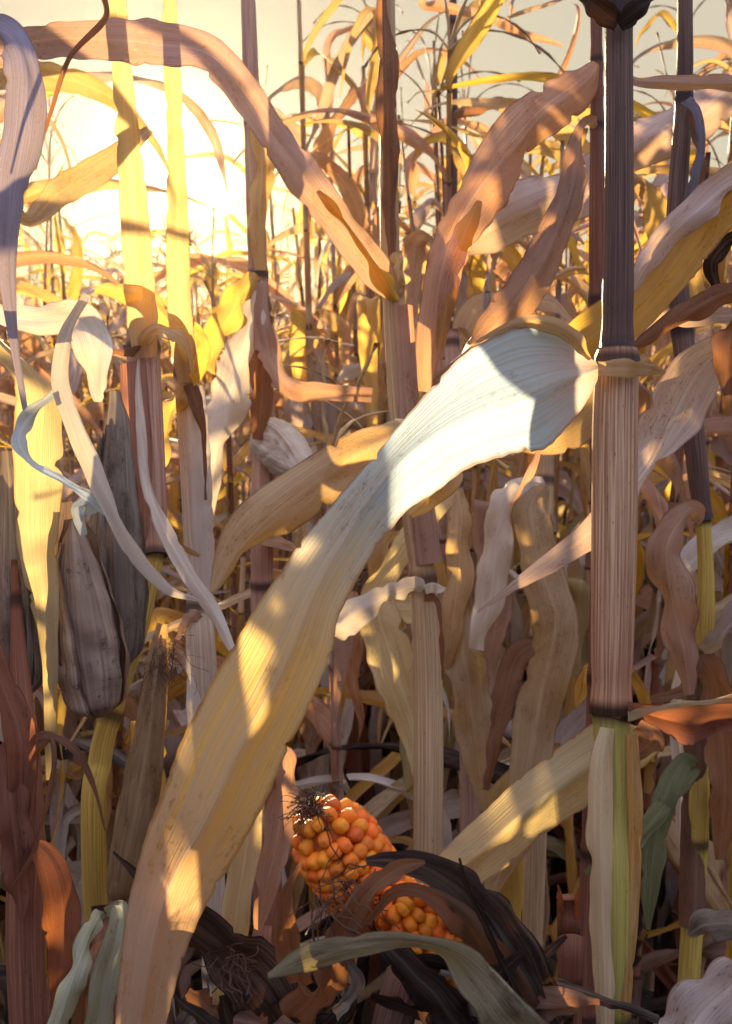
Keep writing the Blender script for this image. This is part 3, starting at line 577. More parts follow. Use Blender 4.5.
# C1: pale stalk beside it
E = thing('corn_plant', ground_under(205, 720, .95), 'pale stalk left of centre with a broken golden leaf at its node', 'corn plant')
stalk(E, [(184, 335, .955, .0070), (185, 350, .95, .0098), (186, 370, .95, .0102), (192, 470, .95, .0100), (199, 600, .95, .0102), (206, 720, .95, .0110)], 'pale', (372, 606))
L(E, [(192, 384, .935, 5, 0), (199, 366, .925, 9, 20), (203, 348, .925, 8, 10), (198, 330, .93, 5, 0), (195, 322, .93, 1, 0)], 'gold', 1.0, 0.15, crumple=0.25)
L(E, [(190, 384, .935, 8, 0), (197, 405, .93, 8, 0), (204, 440, .93, 3, 30), (206, 500, .935, 2, 30)], 'brown', 1.8, 0.1)
L(E, [(186, 370, .935, 3, 0), (182, 345, .92, 10, 10), (155, 308, .90, 13, 10), (125, 294, .88, 10, 20), (95, 290, .86, 5, 20)], 'gold', 1.0, 0.1)
L(E, [(186, 384, .935, 4, 0), (176, 398, .93, 12, 0), (168, 425, .93, 14, 20), (163, 455, .935, 9, 20), (160, 480, .935, 1, 20)], 'gold', 1.0, 0.1)
L(E, [(198, 610, .935, 8, 0), (188, 622, .925, 6, 20), (178, 640, .92, 3, 20)], 'pink', 1.4, 0.1)

L(D, [(145, 358, .890, 13, 0), (142, 320, .890, 16, 0), (138, 256, .895, 16, 8), (133, 200, .90, 15, -5), (128, 140, .905, 13, 10), (122, 70, .905, 11, -5), (114, -50, .91, 8, 0)], 'thin', 1.3, 0.05, twist=8, label='added translucent blade in place of the stalk lost in sun glare')  # translucent blade put in for the upper stalk so sunlight dissolves it
wrap(D, [(143, 362, .908, .0118), (147, 430, .90, .0130), (152, 540, .89, .0126)], 'red', 30)
L(E, [(188, 382, .932, 10, 0), (185, 350, .932, 13, 0), (180, 290, .935, 13, -8), (177, 220, .94, 12, 5), (175, 150, .94, 10, -5), (172, 80, .94, 9, 5), (166, -50, .94, 7, 0)], 'thin', 1.3, 0.05, twist=8, label='added translucent blade in place of the stalk lost in sun glare')  # second added blade, replaces the stalk top across the sun
wrap(E, [(187, 386, .95, .0095), (192, 470, .95, .0103), (198, 590, .95, .0106)], 'white', -25)
wrap(E, [(202, 614, .95, .0095), (206, 720, .95, .0112), (208, 800, .95, .0112)], 'white', 20)
# C3: further plant with leaves fanning down
G3 = thing('corn_plant', ground_under(262, 500, 1.2), 'stalk whose pale leaves fan down from one node, left of the middle stalk', 'corn plant')
stalk(G3, [(246, -60, 1.22, .007), (252, 110, 1.2, .009), (258, 275, 1.2, .0105), (264, 420, 1.2, .011), (262, 560, 1.2, .012)], 'pink', (275,))
L(G3, [(256, 280, 1.18, 8, 0), (248, 330, 1.16, 18, 0), (232, 390, 1.14, 22, 10), (215, 460, 1.13, 16, 10), (208, 520, 1.13, 8, 0)], 'white', 0.8, 0.1)
L(G3, [(258, 280, 1.18, 8, 0), (262, 330, 1.165, 14, 0), (262, 390, 1.16, 14, 30), (258, 440, 1.16, 6, 0)], 'brown', 1.4, 0.1)
L(G3, [(262, 282, 1.18, 6, 0), (268, 350, 1.15, 14, 40), (292, 388, 1.13, 12, 20), (330, 392, 1.11, 10, 20), (372, 395, 1.10, 8, 10)], 'pink', 1.2, 0.1)
L(G3, [(254, 272, 1.18, 8, 0), (236, 305, 1.15, 17, 10), (218, 340, 1.13, 18, 20), (207, 372, 1.13, 8, 0)], 'gold', 0.8, 0.1)
husk(G3, W(262, 430, 1.2), W(315, 480, 1.15), .027, 'white', layers=3, label='pale husked ear')
L(G3, [(258, 110, 1.18, 8, 0), (262, 160, 1.17, 12, 0), (260, 210, 1.17, 12, 20), (259, 270, 1.18, 7, 0)], 'straw', 1.6, 0.05, 'sheath')

# Lf: plant just outside the left edge, its leaves hang into the picture
F_ = thing('corn_plant', ground_under(-50, 700, .74), 'plant at the left edge with a bluish hanging leaf and curling white ribbons', 'corn plant')
stalk(F_, [(-30, -250, .76, .010), (-40, 100, .75, .012), (-48, 450, .74, .0125), (-52, 900, .73, .013)], 'tan', (30, 300, 560))
L(F_, [(-36, 40, .74, 9, 0), (0, 30, .72, 16, 0), (24, 58, .70, 20, 0), (25, 120, .69, 21, 0), (16, 190, .69, 19, 10), (8, 260, .69, 11, 20), (14, 330, .69, 6, 20), (27, 425, .69, 2, 20)], 'blue', 1.0, 0.06, n=130, label='bluish grey hanging leaf')
L(F_, [(-40, 300, .735, 10, 0), (-5, 340, .76, 18, 60), (30, 372, .77, 22, 50), (42, 396, .765, 25, 0), (40, 450, .76, 25, 0), (38, 520, .755, 22, 0), (43, 600, .75, 15, 10), (50, 680, .75, 8, 10), (50, 780, .75, 4, 0)], 'cream', 0.7, 0.08, n=130)
L(F_, [(-42, 300, .735, 10, 0), (30, 320, .72, 14, 10), (75, 318, .70, 20, 0), (92, 345, .69, 20, 0), (98, 380, .69, 14, -20), (98, 402, .69, 4, 0)], 'white', 0.9, 0.1)
L(F_, [(88, 296, .70, 6, 40), (68, 335, .68, 8, 30), (61, 380, .67, 9, 10), (74, 421, .66, 10, 0), (90, 461, .655, 11, 0), (110, 505, .65, 10, 10), (135, 552, .65, 9, 20), (165, 587, .65, 6, 40), (198, 600, .65, 2, 40)], 'white', 1.2, 0.2, n=130, label='wavy white ribbon of leaf')
L(F_, [(64, 388, .69, 6, 60), (36, 410, .68, 10, 40), (19, 437, .67, 9, 0), (30, 460, .665, 8, 40), (60, 478, .66, 8, 50), (90, 497, .655, 8, 40), (108, 514, .655, 4, 20)], 'teal', 1.2, 0.1, n=130, label='curled pale teal ribbon of leaf')
husk(F_, W(18, 700, .78), W(4, 470, .80), .0215, 'grey', layers=4, label='dark mouldy husked ear at the edge')
L(F_, [(-44, 560, .735, 9, 0), (-20, 620, .72, 12, 20), (0, 680, .71, 14, 10), (20, 740, .70, 18, 0), (18, 820, .70, 16, 0), (10, 880, .70, 8, 0)], 'red', 1.2, 0.1)
L(F_, [(92, 515, .745, 10, 0), (86, 500, .74, 10, 20), (78, 512, .735, 8, 0), (84, 535, .735, 4, 0)], 'teal', 1.5, 0.1)
L(F_, [(-35, 40, .74, 8, 0), (20, 215, .95, 8, 40), (60, 192, 1.0, 15, 10), (105, 165, 1.05, 14, 0), (150, 130, 1.1, 5, 0)], 'straw', 0.9, 0.12)
L(F_, [(-32, -40, .74, 4, 0), (60, -40, .80, 4, 0), (105, 10, .82, 4, 0), (70, 60, .82, 3.5, 0), (52, 110, .82, 2.5, 0), (36, 170, .82, 1, 0)], 'brown', 2.0, 0.05)

# H: the plant behind the right front stalk, with pinkish folded leaves
H_ = thing('corn_plant', ground_under(598, 600, .98), 'brown plant behind the right front stalk with pinkish folded leaves bending left', 'corn plant')
stalk(H_, [(593, -200, 1.0, .0045), (596, 0, .98, .0050), (597, 120, .98, .0060), (598, 260, .98, .0080), (600, 420, .98, .0095), (602, 600, .98, .0105)], 'red', (62, 124, 300))
L(H_, [(598, 64, .97, 8, 0), (585, 82, .95, 22, 10), (550, 108, .92, 26, 15), (515, 145, .89, 28, 10), (482, 185, .86, 27, 0), (458, 225, .84, 23, -10), (442, 270, .82, 20, 0), (434, 330, .82, 17, 0), (427, 392, .82, 8, 0)], 'pink', 1.3, 0.08, n=130, label='long pinkish leaf folding downwards')
L(H_, [(478, 200, .845, 4, 0), (464, 235, .835, 13, 10), (448, 268, .825, 14, 0), (446, 310, .82, 9, 0), (440, 350, .82, 4, 0)], 'gold', 0.8, 0.08)
L(H_, [(598, 124, .97, 6, 0), (586, 126, .95, 8, 40), (577, 160, .92, 13, 10), (567, 205, .90, 16, 0), (545, 258, .88, 20, 0), (512, 310, .87, 22, 0), (470, 350, .87, 18, 0), (420, 388, .88, 8, 0)], 'pink', 1.0, 0.08, n=130)
L(H_, [(584, 128, .96, 4, 0), (572, 170, .93, 9, 0), (560, 210, .91, 6, 0), (545, 235, .90, 2, 0)], 'gold', 0.8, 0.05)
L(H_, [(745, 78, 1.22, 22, 0), (690, 115, 1.18, 26, 0), (620, 160, 1.15, 26, 0), (560, 196, 1.13, 30, 0), (500, 225, 1.12, 30, 0), (455, 250, 1.12, 12, 0)], 'lilac', 0.9, 0.12)

# R: the plant at the right edge
R1 = thing('corn_plant', ground_under(770, 600, .72), 'plant at the right edge with a broad golden leaf folded at its bluish margin', 'corn plant')
stalk(R1, [(775, -200, .74, .010), (772, 100, .73, .012), (768, 400, .72, .0125), (765, 800, .71, .013)], 'tan', (150, 320, 600))
gl = [((775, 145, .73), (775, 165, .725), (775, 200, .72)), ((732, 160, .715), (732, 185, .705), (735, 226, .705)), ((695, 193, .705), (700, 222, .695), (712, 252, .695)), ((665, 228, .70), (672, 262, .69), (690, 282, .69)),
      ((640, 262, .70), (645, 295, .69), (660, 315, .69)), ((612, 290, .70), (615, 322, .69), (630, 345, .69)), ((575, 318, .70), (580, 345, .695), (595, 368, .69)), ((540, 350, .70), (545, 362, .70), (555, 380, .70))]
sheet(R1, gl, 'gold', n=60, ruffle=0.02)
L(R1, [(772, 160, .715, 6, 30), (732, 182, .695, 18, 30), (700, 208, .688, 17, 20), (668, 238, .685, 15, 10), (645, 268, .682, 12, 10), (634, 290, .685, 3, 0)], 'lilac', 1.0, 0.05, label='bluish lilac folded margin')
L(R1, [(770, 300, .72, 9, 0), (735, 292, .70, 13, 10), (705, 302, .69, 15, 20), (675, 325, .685, 13, 30), (645, 345, .68, 9, 40), (628, 352, .68, 4, 40)], 'brown', 1.8, 0.1)
L(R1, [(770, 320, .725, 9, 0), (730, 316, .73, 9, 20), (690, 318, .735, 10, 10), (655, 320, .74, 9, 0), (630, 345, .75, 3, 0)], 'lilac', 1.2, 0.1)
L(R1, [(768, 325, .72, 9, 0), (735, 335, .71, 20, 0), (728, 360, .71, 16, 0), (730, 395, .71, 6, 0)], 'brown', 1.2, 0.1)
L(R1, [(770, 325, .73, 9, 0), (735, 340, .76, 14, 10), (700, 370, .78, 26, 0), (675, 415, .79, 31, -10), (648, 465, .79, 28, -15), (610, 515, .78, 20, -10), (565, 552, .76, 13, 10), (520, 582, .75, 7, 20), (477, 612, .74, 1, 20)], 'lilac', 0.8, 0.08, n=130, label='long grey leaf running to a spike on the left')
L(R1, [(768, 90, .73, 8, 0), (735, 84, .74, 8, 0), (690, 84, .75, 8, 0), (640, 80, .76, 6, 0), (622, 74, .77, 2, 0)], 'pink', 1.2, 0.1)
L(R1, [(770, 250, .72, 8, 0), (740, 235, .76, 8, 10), (712, 262, .78, 10, 10), (718, 290, .79, 4, 0)], 'dark', 2.0, 0.1)

# Fq: dark stalk in the upper right
F2 = thing('corn_plant', ground_under(690, 600, .98), 'dark stalk in the upper right with one narrow leaf folded against it', 'corn plant')
stalk(F2, [(684, -250, 1.0, .0055), (685, 0, .98, .0065), (684, 98, .98, .0075), (676, 250, .98, .0090), (690, 400, .98, .0095), (703, 520, .98, .0085)], 'dark', (98, 330), ground=False)
stalk(F2, [(703, 518, .98, .0062), (706, 580, .98, .0070), (704, 650, .98, .0085), (698, 760, .98, .0095), (696, 860, .98, .0095)], 'yellow', (520, 652), label='yellow lower stalk')
L(F2, [(686, 100, .965, 6, 0), (697, 112, .955, 5, 0), (701, 145, .95, 5, 10), (694, 180, .95, 6, 10), (686, 205, .955, 3, 0)], 'blue', 1.4, 0.08)
L(F2, [(690, 110, .97, 4, 0), (700, 150, .965, 8, 30), (700, 185, .965, 5, 0)], 'brown', 1.4, 0.08)
L(F2, [(704, 520, .965, 7, 0), (690, 512, .95, 12, 20), (668, 545, .93, 18, 0), (672, 600, .925, 22, 0), (684, 650, .92, 16, 0), (690, 695, .92, 5, 0)], 'pink', 0.9, 0.1)
L(F2, [(703, 650, .965, 7, 0), (715, 640, .955, 10, 10), (735, 610, .95, 10, 0), (760, 585, .95, 5, 0)], 'lilac', 1.0, 0.1)
L(F2, [(700, 655, .965, 8, 0), (715, 680, .955, 18, 0), (722, 740, .95, 20, 0), (724, 800, .95, 16, 0), (720, 860, .95, 5, 0)], 'brown', 0.9, 0.1)
L(F2, [(698, 656, .965, 6, 0), (685, 690, .955, 8, 0), (650, 700, .95, 4, 0)], 'brown', 1.4, 0.1)
L(F2, [(696, 765, .965, 6, 0), (684, 762, .94, 9, 10), (668, 790, .91, 12, 15), (656, 840, .90, 13, 10), (650, 890, .89, 9, 0), (648, 930, .89, 2, 0)], 'flaregreen', 0.8, 0.06, label='olive leaf with green lens flare tint put in its colour')
L(F2, [(696, 768, .965, 6, 0), (676, 792, .92, 9, 20), (648, 826, .88, 11, 20), (622, 850, .86, 10, 10), (585, 872, .85, 3, 10)], 'flaregreen', 0.8, 0.06, label='olive leaf with green lens flare tint put in its colour')

wrap(F2, [(704, 656, .98, .0088), (699, 740, .98, .0098), (697, 820, .98, .0100), (695, 930, .98, .0104)], 'brown', 15)
# G: thin far stalk against the sky
G = thing('corn_plant', ground_under(455, 500, 2.1), 'thin bare stalk against the sky, right of the middle stalk', 'corn plant')
stalk(G, [(452, -160, 2.12, .005), (453, 0, 2.1, .007), (453, 112, 2.1, .0085), (452, 300, 2.1, .010), (452, 500, 2.1, .011)], 'dark', (112,))
L(G, [(453, 114, 2.08, 5, 0), (470, 108, 2.05, 7, 20), (500, 101, 2.02, 6, 30), (530, 99, 2.0, 6, 20), (560, 92, 2.0, 2, 0)], 'brown', 1.6, 0.1)
L(G, [(452, -20, 2.1, 4, 0), (425, 2, 2.05, 6, 0), (470, 12, 2.0, 5, 20), (520, 30, 2.0, 5, 20), (562, 46, 2.0, 1.5, 0)], 'pink', 1.2, 0.1)
L(G, [(453, 300, 2.08, 6, 0), (475, 250, 2.0, 8, 0), (510, 255, 1.98, 9, 0), (530, 300, 1.98, 4, 0)], 'gold', 1.2, 0.1)

# leaves hanging in the middle ground, on two low plants
K1 = thing('corn_plant', ground_under(540, 700, 1.15), 'plant left of the right front stalk with tan leaves hanging almost straight down', 'corn plant')
stalk(K1, [(548, 330, 1.2, .007), (545, 480, 1.18, .009), (540, 600, 1.16, .010), (538, 760, 1.15, .011)], 'tan', (480, 640))
L(K1, [(545, 484, 1.165, 8, 0), (530, 510, 1.14, 20, 20), (540, 565, 1.11, 22, 0), (556, 625, 1.09, 24, 0), (540, 700, 1.08, 24, 0), (530, 768, 1.07, 21, 0), (512, 845, 1.06, 20, 0), (486, 910, 1.06, 6, 0)], 'straw', 0.8, 0.1, n=130)
L(K1, [(545, 484, 1.165, 8, 0), (515, 490, 1.15, 14, 20), (498, 530, 1.14, 16, 10), (492, 590, 1.13, 17, 0), (478, 650, 1.13, 10, 0)], 'white', 1.0, 0.12)
L(K1, [(540, 642, 1.145, 8, 0), (515, 660, 1.13, 14, 10), (500, 720, 1.12, 10, 0), (485, 790, 1.12, 4, 0)], 'brown', 1.0, 0.12)
K2 = thing('corn_plant', ground_under(470, 700, 1.25), 'plant with broad tan leaves hanging behind the middle stalk', 'corn plant')
stalk(K2, [(452, 330, 1.3, .008), (455, 480, 1.28, .009), (462, 600, 1.26, .010), (470, 780, 1.25, .011)], 'pink', (485, 590))
L(K2, [(456, 488, 1.265, 7, 0), (462, 520, 1.24, 13, 0), (458, 580, 1.22, 15, 0), (452, 630, 1.21, 11, 0), (446, 670, 1.21, 3, 0)], 'straw', 1.2, 0.1)
L(K2, [(462, 592, 1.245, 8, 0), (464, 640, 1.22, 20, 0), (470, 700, 1.20, 22, 0), (478, 760, 1.19, 16, 0), (484, 810, 1.19, 5, 0)], 'straw', 0.7, 0.1)
L(K2, [(455, 490, 1.265, 7, 0), (405, 545, 1.22, 15, 20), (378, 600, 1.20, 20, 0), (392, 660, 1.19, 24, 0), (412, 720, 1.19, 20, 0), (425, 790, 1.19, 6, 0)], 'cream', 0.7, 0.08)

# M: wide tan leaf running up to the right behind the long leaf
Mq = thing('corn_plant', ground_under(408, 700, .88), 'plant whose wide tan leaf slants down left behind the long pale leaf', 'corn plant')
stalk(Mq, [(396, 330, 1.07, .006), (403, 430, 1.07, .007), (416, 520, 1.07, .0075), (426, 640, 1.07, .008), (429, 780, 1.07, .009)], 'pink', (415, 600))
L(Mq, [(404, 418, 1.05, 8, 0), (412, 424, .90, 16, 10), (375, 446, .84, 24, 5), (320, 480, .82, 27, 0), (275, 515, .80, 28, 0), (240, 548, .79, 22, 0), (212, 592, .78, 3, 0)], 'straw', 0.8, 0.08, n=130, label='wide tan leaf with brown streaks')
L(Mq, [(404, 418, 1.05, 8, 0), (450, 425, .95, 14, 0), (510, 432, .88, 18, 10), (560, 428, .87, 24, 0), (600, 400, .86, 22, 0), (650, 360, .86, 10, 0)], 'straw', 0.8, 0.1)
L(Mq, [(404, 420, 1.05, 6, 0), (440, 435, .93, 8, 0), (450, 470, .87, 14, 0), (425, 500, .86, 16, 0), (410, 515, .86, 5, 0)], 'gold', 0.9, 0.1)
L(Mq, [(540, 445, .74, 2, 10), (532, 470, .74, 5, 20), (520, 492, .74, 3, 20), (510, 505, .74, 1, 0)], 'pink', 1.2, 0.1)

# bottom left: red-brown plant and pale green leaves
Q = thing('corn_plant', ground_under(25, 1000, .72), 'red brown plant in the lower left corner', 'corn plant')
stalk(Q, [(14, 560, .77, .002), (18, 640, .76, .005), (23, 730, .74, .009), (24, 760, .73, .0105), (27, 850, .72, .0115), (28, 1010, .72, .012)], 'red', (850,))
L(Q, [(27, 852, .705, 8, 0), (40, 850, .69, 12, 0), (55, 880, .68, 18, 0), (62, 930, .68, 20, 0), (60, 980, .68, 12, 0), (52, 1010, .68, 3, 0)], 'red', 1.1, 0.1)
L(Q, [(24, 760, .715, 8, 0), (10, 760, .70, 16, 0), (12, 810, .69, 20, 0), (18, 870, .69, 16, 0), (20, 920, .69, 5, 0)], 'red', 1.1, 0.1)
L(Q, [(26, 765, .715, 3, 0), (52, 740, .68, 3, 10), (50, 790, .67, 3, 10), (35, 850, .67, 3, 10), (12, 888, .67, 1.5, 0)], 'brown', 1.5, 0.1)
L(Q, [(26, 745, .715, 4, 0), (45, 735, .69, 5, 20), (75, 750, .68, 5, 20), (95, 790, .68, 3, 10), (105, 830, .68, 1, 10)], 'brown', 1.8, 0.1)
T_ = thing('corn_plant', ground_under(105, 1010, .62), 'low pale green leaves at the foot of the long leaf, lower left', 'corn plant')
stalk(T_, [(104, 905, .64, .0065), (105, 960, .63, .0075), (108, 1030, .62, .008)], 'red', (910,))
L(T_, [(104, 912, .63, 5, 0), (98, 918, .61, 9, 0), (86, 945, .59, 11, 20), (70, 985, .58, 13, -10), (54, 1045, .58, 10, 10)], 'green', 0.7, 0.08, fold=0.5)
L(T_, [(106, 912, .63, 5, 0), (120, 908, .60, 8, 20), (116, 940, .575, 13, -15), (104, 985, .565, 16, 10), (94, 1050, .56, 13, 0)], 'green', 0.7, 0.08, fold=-0.5)
L(T_, [(106, 912, .64, 5, 0), (90, 935, .63, 8, 20), (84, 975, .62, 10, -15), (78, 1040, .62, 8, 10)], 'brown', 1.2, 0.1)

# strip behind the long leaf's lower edge, and stubs, on a broken plant
U_ = thing('corn_plant', ground_under(255, 900, .62), 'broken plant with a straight cream leaf hanging beside the long leaf', 'corn plant')
stalk(U_, [(262, 720, .68, .006), (266, 800, .67, .0075), (268, 920, .66, .0085), (266, 1020, .66, .009)], 'red', (765, 960))
L(U_, [(264, 766, .655, 8, 0), (256, 785, .62, 11, 0), (246, 850, .60, 15, 0), (234, 930, .59, 15, 0), (222, 1010, .59, 10, 0), (218, 1050, .59, 4, 0)], 'cream', 0.6, 0.05)
L(U_, [(268, 768, .655, 8, 0), (285, 760, .65, 14, 10), (280, 820, .64, 18, 0), (268, 880, .63, 14, 0), (258, 930, .63, 5, 0)], 'pink', 1.2, 0.1)

stub = thing('corn_stub', ground_under(569, 980, .62), 'short red brown stub left of the right front stalk, snapped off on top', 'stub')
stalk(stub, [(567, 897, .66, .0062), (569, 940, .66, .0068), (569, 1010, .66, .0075)], 'red', (1000,), n=80)
L(stub, [(562, 920, .655, 4, 0), (560, 900, .653, 4, 0), (558, 885, .652, 1, 0)], 'red', 1.5, 0.02, 'splinter')
L(stub, [(575, 920, .655, 4, 0), (577, 902, .653, 4, 0), (579, 888, .652, 1, 0)], 'red', 1.5, 0.02, 'splinter')

# ------------------------------------------------------------------ the two open ears in the dark husks
kern = []
for k in range(4):
    rng = np.random.RandomState(40 + k); V, F = [], []; nu, nv = 14, 9
    for i in range(nv):
        th = math.pi * i / (nv - 1)
        for j in range(nu):
            ph = 2 * math.pi * j / nu; sp = lambda x, e: math.copysign(abs(x) ** e, x)
            V.append((sp(math.sin(th), .8) * sp(math.cos(ph), .8) * .5 * (1 + .05 * rng.normal()), sp(math.sin(th), .8) * sp(math.sin(ph), .8) * .5, (math.cos(th)) * .5 - 0.10 * math.exp(-((th) / .35) ** 2)))
    F = [(i * nu + j, i * nu + (j + 1) % nu, (i + 1) * nu + (j + 1) % nu, (i + 1) * nu + j) for i in range(nv - 1) for j in range(nu)]
    me = bpy.data.meshes.new('kernel'); me.from_pydata(V, [], F); me.materials.append(M['kernel']); me.polygons.foreach_set('use_smooth', [True] * len(F)); kern.append(me)

def open_ear(label, tip, base, r, rows, seed, skip_t=0.0):
    rng = np.random.RandomState(seed); tip, base = np.array(tip), np.array(base); root = thing('corn_ear', base, label, 'corn ear'); ax = base - tip; Ln = np.linalg.norm(ax); ax /= Ln
    e1 = np.cross(ax, [0, 0, 1.0]); e1 /= np.linalg.norm(e1); e2 = np.cross(ax, e1)
    prof = lambda t: r * min(1, (0.30 + 1.3 * t ** 0.5)) * (1 - 0.04 * t)
    t = np.linspace(0, 1, 20); path = tip + ax * Ln * t[:, None]; V, F, U = tube(path, np.array([prof(x) - .0045 for x in t]), 16); cob = link('cob', V, F, M['cob'], root, U)
    ks = []; dz = 2 * math.pi * r / rows * 0.82; tot = int(Ln / dz)
    for i in range(tot):
        tt = (i + 0.35) / tot
        for j in range(rows):
            a = 2 * math.pi * (j + 0.5 * (i % 2) * 0.8) / rows + 0.10 * i / tot + rng.normal(0, 0.05); rr = prof(tt)
            if i < 2 and j % 2: continue
            nrm = e1 * math.cos(a) + e2 * math.sin(a); pos = path[0] + ax * Ln * (tt + rng.normal(0, 0.006)) + nrm * (rr - 0.0025); ks.append((pos, nrm, 2 * math.pi * max(rr, 0.8 * r) / rows * rng.uniform(1.04, 1.18), dz * rng.uniform(1.16, 1.32)))
    ks.sort(key=lambda q: -np.dot(q[1], unit(CAM - q[0]))); rest = ks[100:]
    inv = Matrix.Translation(-Vector(base))
    def mat(q):
        pos, nrm, wd, ht = q; z = Vector(nrm + rng.normal(0, .10, 3)).normalized(); y = Vector(ax); x = y.cross(z).normalized(); y = z.cross(x); return Matrix.Translation(Vector(pos)) @ Matrix((x, y, z)).transposed().to_4x4() @ Matrix.Diagonal((wd, ht, 0.0095, 1))
    for q in ks[:100]:
        o = bpy.data.objects.new('kernel', kern[rng.randint(4)]); C.objects.link(o); o.parent = cob; o.matrix_local = mat(q)
    V, F = [], []
    for q in rest:
        mm = mat(q); b = len(V); me = kern[rng.randint(4)]; V += [tuple(mm @ v.co) for v in me.vertices]; F += [tuple(b + x for x in p.vertices) for p in me.polygons]
    if rest: o = link('kernels', V, F, M['kernel'], root); o['kind'] = 'stuff'
    return root
ear1 = open_ear('orange corn ear with bare round kernels, upper of the two', W(314, 812, .520), W(384, 912, .535), .0205, 18, 1)
strands(ear1, W(312, 808, .516), (-0.5, -0.3, 0.6), 110, .014, 'silk', spread=0.9)
strands(ear1, W(335, 890, .49), (0.4, -0.2, -0.2), 40, .03, 'silk', spread=0.9, thick=.0003)
L(ear1, [(300, 985, .52, 16, 0), (288, 945, .50, 17, 0), (284, 910, .49, 11, 0), (292, 880, .485, 5, 0), (302, 862, .485, 2, 0)], 'brown', 1.8, 0.1, 'husk_leaf')
ear2 = open_ear('orange corn ear half wrapped in dark husk, lower of the two', W(394, 900, .500), W(470, 972, .525), .0160, 15, 2)
L(ear2, [(480, 990, .52, 22, 0), (440, 965, .495, 10, 60), (400, 960, .49, 10, 70), (375, 930, .488, 8, 60), (380, 898, .485, 8, 40)], 'dark', 1.2, 0.2, 'husk_leaf')
L(ear2, [(548, 1030, .55, 30, 0), (515, 965, .53, 34, 0), (475, 905, .505, 30, -20), (430, 870, .490, 17, -30), (395, 862, .485, 12, -30), (366, 862, .483, 6, -30)], 'dark', 1.3, 0.25, 'husk_leaf', n=130, crumple=0.25)
L(ear2, [(540, 1040, .54, 26, 0), (500, 975, .515, 24, 10), (462, 922, .495, 18, 20), (425, 893, .480, 9, 30), (395, 890, .478, 8, 40), (372, 915, .478, 6, 50), (352, 945, .48, 3, 40)], 'brown', 1.5, 0.25, 'husk_leaf', n=130, crumple=0.25)
L(ear2, [(545, 1040, .53, 20, 0), (525, 980, .52, 14, 0), (500, 935, .51, 8, 0), (480, 905, .505, 3, 0)], 'dark', 1.8, 0.2, 'husk_leaf')
L(ear2, [(520, 1000, .50, 6, 0), (492, 940, .485, 4.5, 0), (468, 890, .475, 3, 0), (459, 858, .470, 2, 0)], 'dark', 2.5, 0.1, 'husk_leaf', label='dark upright husk twig')

L(ear2, [(470, 1050, .50, 26, 0), (445, 1005, .485, 26, 10), (412, 970, .478, 20, 20), (385, 945, .476, 10, 30), (368, 925, .478, 2, 30)], 'dark', 1.2, 0.25, 'husk_leaf', n=90, crumple=0.25)
L(ear2, [(505, 1050, .50, 20, 0), (490, 1010, .487, 20, 10), (465, 985, .480, 14, 20), (440, 972, .478, 4, 30)], 'grey', 1.2, 0.25, 'husk_leaf', n=90, crumple=0.25)
L(ear2, [(330, 985, .515, 20, 0), (338, 950, .495, 22, 20), (352, 918, .485, 17, 30), (372, 888, .478, 12, 20), (400, 868, .476, 10, 0), (425, 862, .478, 2, 0)], 'brown', 1.3, 0.25, 'husk_leaf', n=90, crumple=0.25, label='brown papery husk between the two ears')
V_ = thing('corn_plant', ground_under(400, 1060, .56), 'rotting dark plant leaning under the two orange ears', 'corn plant')
stalk(V_, [(520, 985, .58, .009), (450, 1010, .57, .010), (390, 1040, .56, .011)], 'dark', (1000,))
L(V_, [(560, 1060, .52, 20, 0), (515, 1025, .485, 25, 10), (482, 985, .47, 23, 10), (450, 952, .462, 15, 30), (406, 941, .458, 11, 40), (355, 947, .458, 14, 30), (310, 958, .462, 15, 15), (268, 976, .47, 3, 0)], 'old', 1.0, 0.08, n=130, label='olive grey leaf bent over in front of the ears')
L(V_, [(300, 1040, .58, 40, 0), (262, 985, .56, 38, 0), (222, 945, .545, 30, 10), (180, 915, .53, 22, 20), (150, 888, .52, 8, 20), (130, 868, .515, 4, 20), (113, 852, .51, 1.5, 20)], 'dark', 1.3, 0.12, n=130, label='dark horned husk leaf')
L(V_, [(660, 1020, .56, 5, 0), (610, 1003, .55, 6, 20), (565, 990, .54, 9, 30), (526, 983, .535, 8, 30)], 'dark', 1.6, 0.15)
mrng = np.random.RandomState(8)
for i in range(30):
    x0 = mrng.uniform(215, 580); y0 = mrng.uniform(1005, 1080); dd = mrng.uniform(.50, .60); aa = mrng.normal(0, 0.7); ln = mrng.uniform(50, 125)
    x1, y1 = x0 + ln * math.sin(aa), max(y0 - ln * math.cos(aa), 905 if x0 < 290 or x0 > 480 else 955); hw = mrng.uniform(6, 20)
    L(V_, [(x0, y0, dd, hw, mrng.normal(0, 30)), ((x0 + x1) / 2 + mrng.normal(0, 12), (y0 + y1) / 2, dd - .012, hw * 1.1, mrng.normal(0, 40)), (x1, y1, dd - mrng.uniform(0, .03), hw * .25, mrng.normal(0, 40))], ['dark', 'dark', 'dark', 'brown', 'grey'][mrng.randint(5)], mrng.uniform(.5, 2.4), 0.3, crumple=0.28, name='husk_leaf')
strands(V_, W(232, 960, .535), (0.2, -0.2, 0.0), 24, .022, 'silk', spread=0.9, thick=.0004)

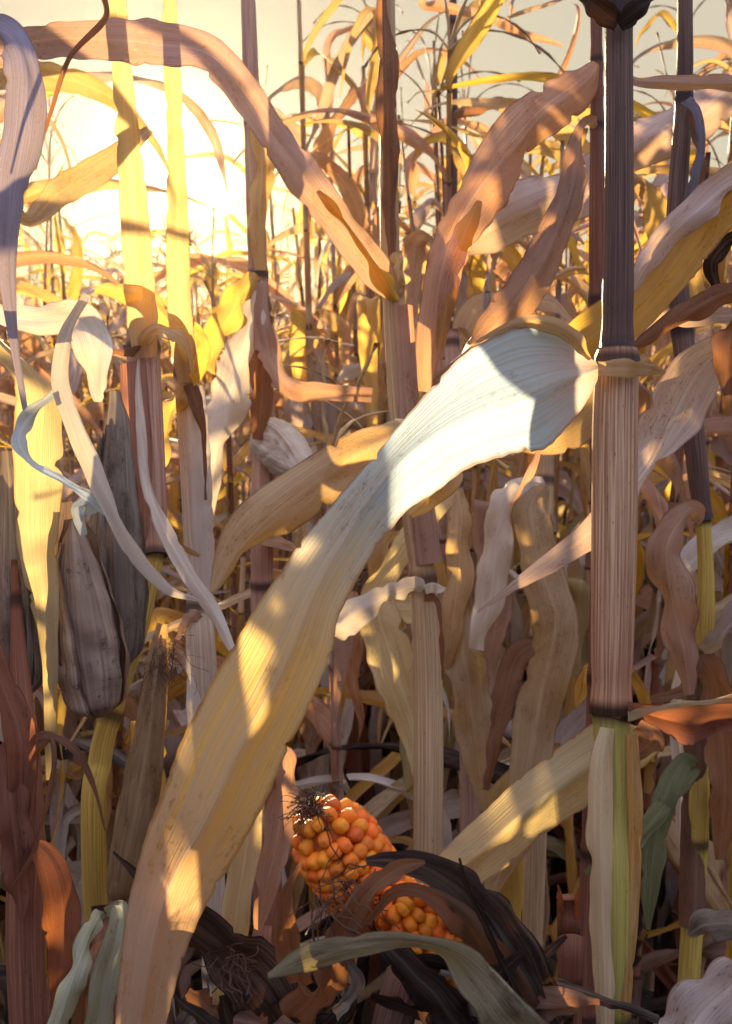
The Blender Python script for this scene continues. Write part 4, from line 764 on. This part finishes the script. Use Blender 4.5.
X_ = thing('corn_plant', ground_under(760, 1080, .58), 'broken plant in the lower right corner with one wide grey tan leaf', 'corn plant')
stalk(X_, [(775, 930, .62, .008), (772, 980, .61, .010), (768, 1060, .60, .011)], 'red', (940,))
L(X_, [(772, 950, .60, 10, 0), (745, 975, .58, 24, 0), (718, 1000, .57, 34, 0), (690, 1030, .56, 36, 0), (650, 1075, .555, 12, 0)], 'lilac', 0.8, 0.12)
L(X_, [(772, 945, .60, 8, 0), (740, 925, .63, 14, 0), (705, 925, .65, 16, 0), (688, 935, .66, 4, 0)], 'grey', 1.0, 0.12)

# ------------------------------------------------------------------ fallen leaves on the soil
def litter():
    rng = np.random.RandomState(77); V, F, U = [], [], []
    for k in range(500):
        y = rng.uniform(0.5, 7.0); x = rng.uniform(-1, 1) * (0.4 * y + .4); a = rng.uniform(0, 6.3); Ln = rng.uniform(.15, .45); n = 10; t = np.linspace(0, 1, n)
        cen = np.stack([x + np.cos(a + t * rng.normal(0, 1)) * Ln * t, y + np.sin(a + t * rng.normal(0, 1)) * Ln * t, 0.035 + 0.05 * rng.rand() * np.sin(t * 3.1) + 0.02 * rng.rand()], 1)
        lat = np.tile([-math.sin(a), math.cos(a), rng.normal(0, .5)], (n, 1)); v, f, u = ribbon_mesh(cen, lat, rng.uniform(.01, .03) * np.sin(math.pi * (0.1 + 0.85 * t)), np.full(n, rng.uniform(.4, 2)), rng, 5, .2)
        b = len(V); V += v; U += u; F += [tuple(b + q for q in ff) for ff in f]
    o = link('leaf_litter', V, F, M['litter'], None, U); o['kind'] = 'stuff'; o['label'] = 'fallen dry corn leaves littering the dark soil'
litter()

# ------------------------------------------------------------------ the dusty evening air
def haze():
    x0, x1, y0, y1, z0, z1 = -12, 12, -3, 22, -1.0, 3.0
    V = [(x, y, z) for x in (x0, x1) for y in (y0, y1) for z in (z0, z1)]; F = [(0, 1, 3, 2), (4, 6, 7, 5), (0, 4, 5, 1), (2, 3, 7, 6), (0, 2, 6, 4), (1, 5, 7, 3)]
    m = NT('evening_haze'); pv = m.n('ShaderNodeVolumePrincipled'); pv.inputs['Color'].default_value = (0.98, 0.86, 0.60, 1); pv.inputs['Density'].default_value = HAZE; pv.inputs['Anisotropy'].default_value = 0.92
    m.l(pv.outputs[0], m.out.inputs['Volume']); o = link('haze', V, F, m.m, smooth=False); o['kind'] = 'stuff'
HAZE = 0.0008
haze()
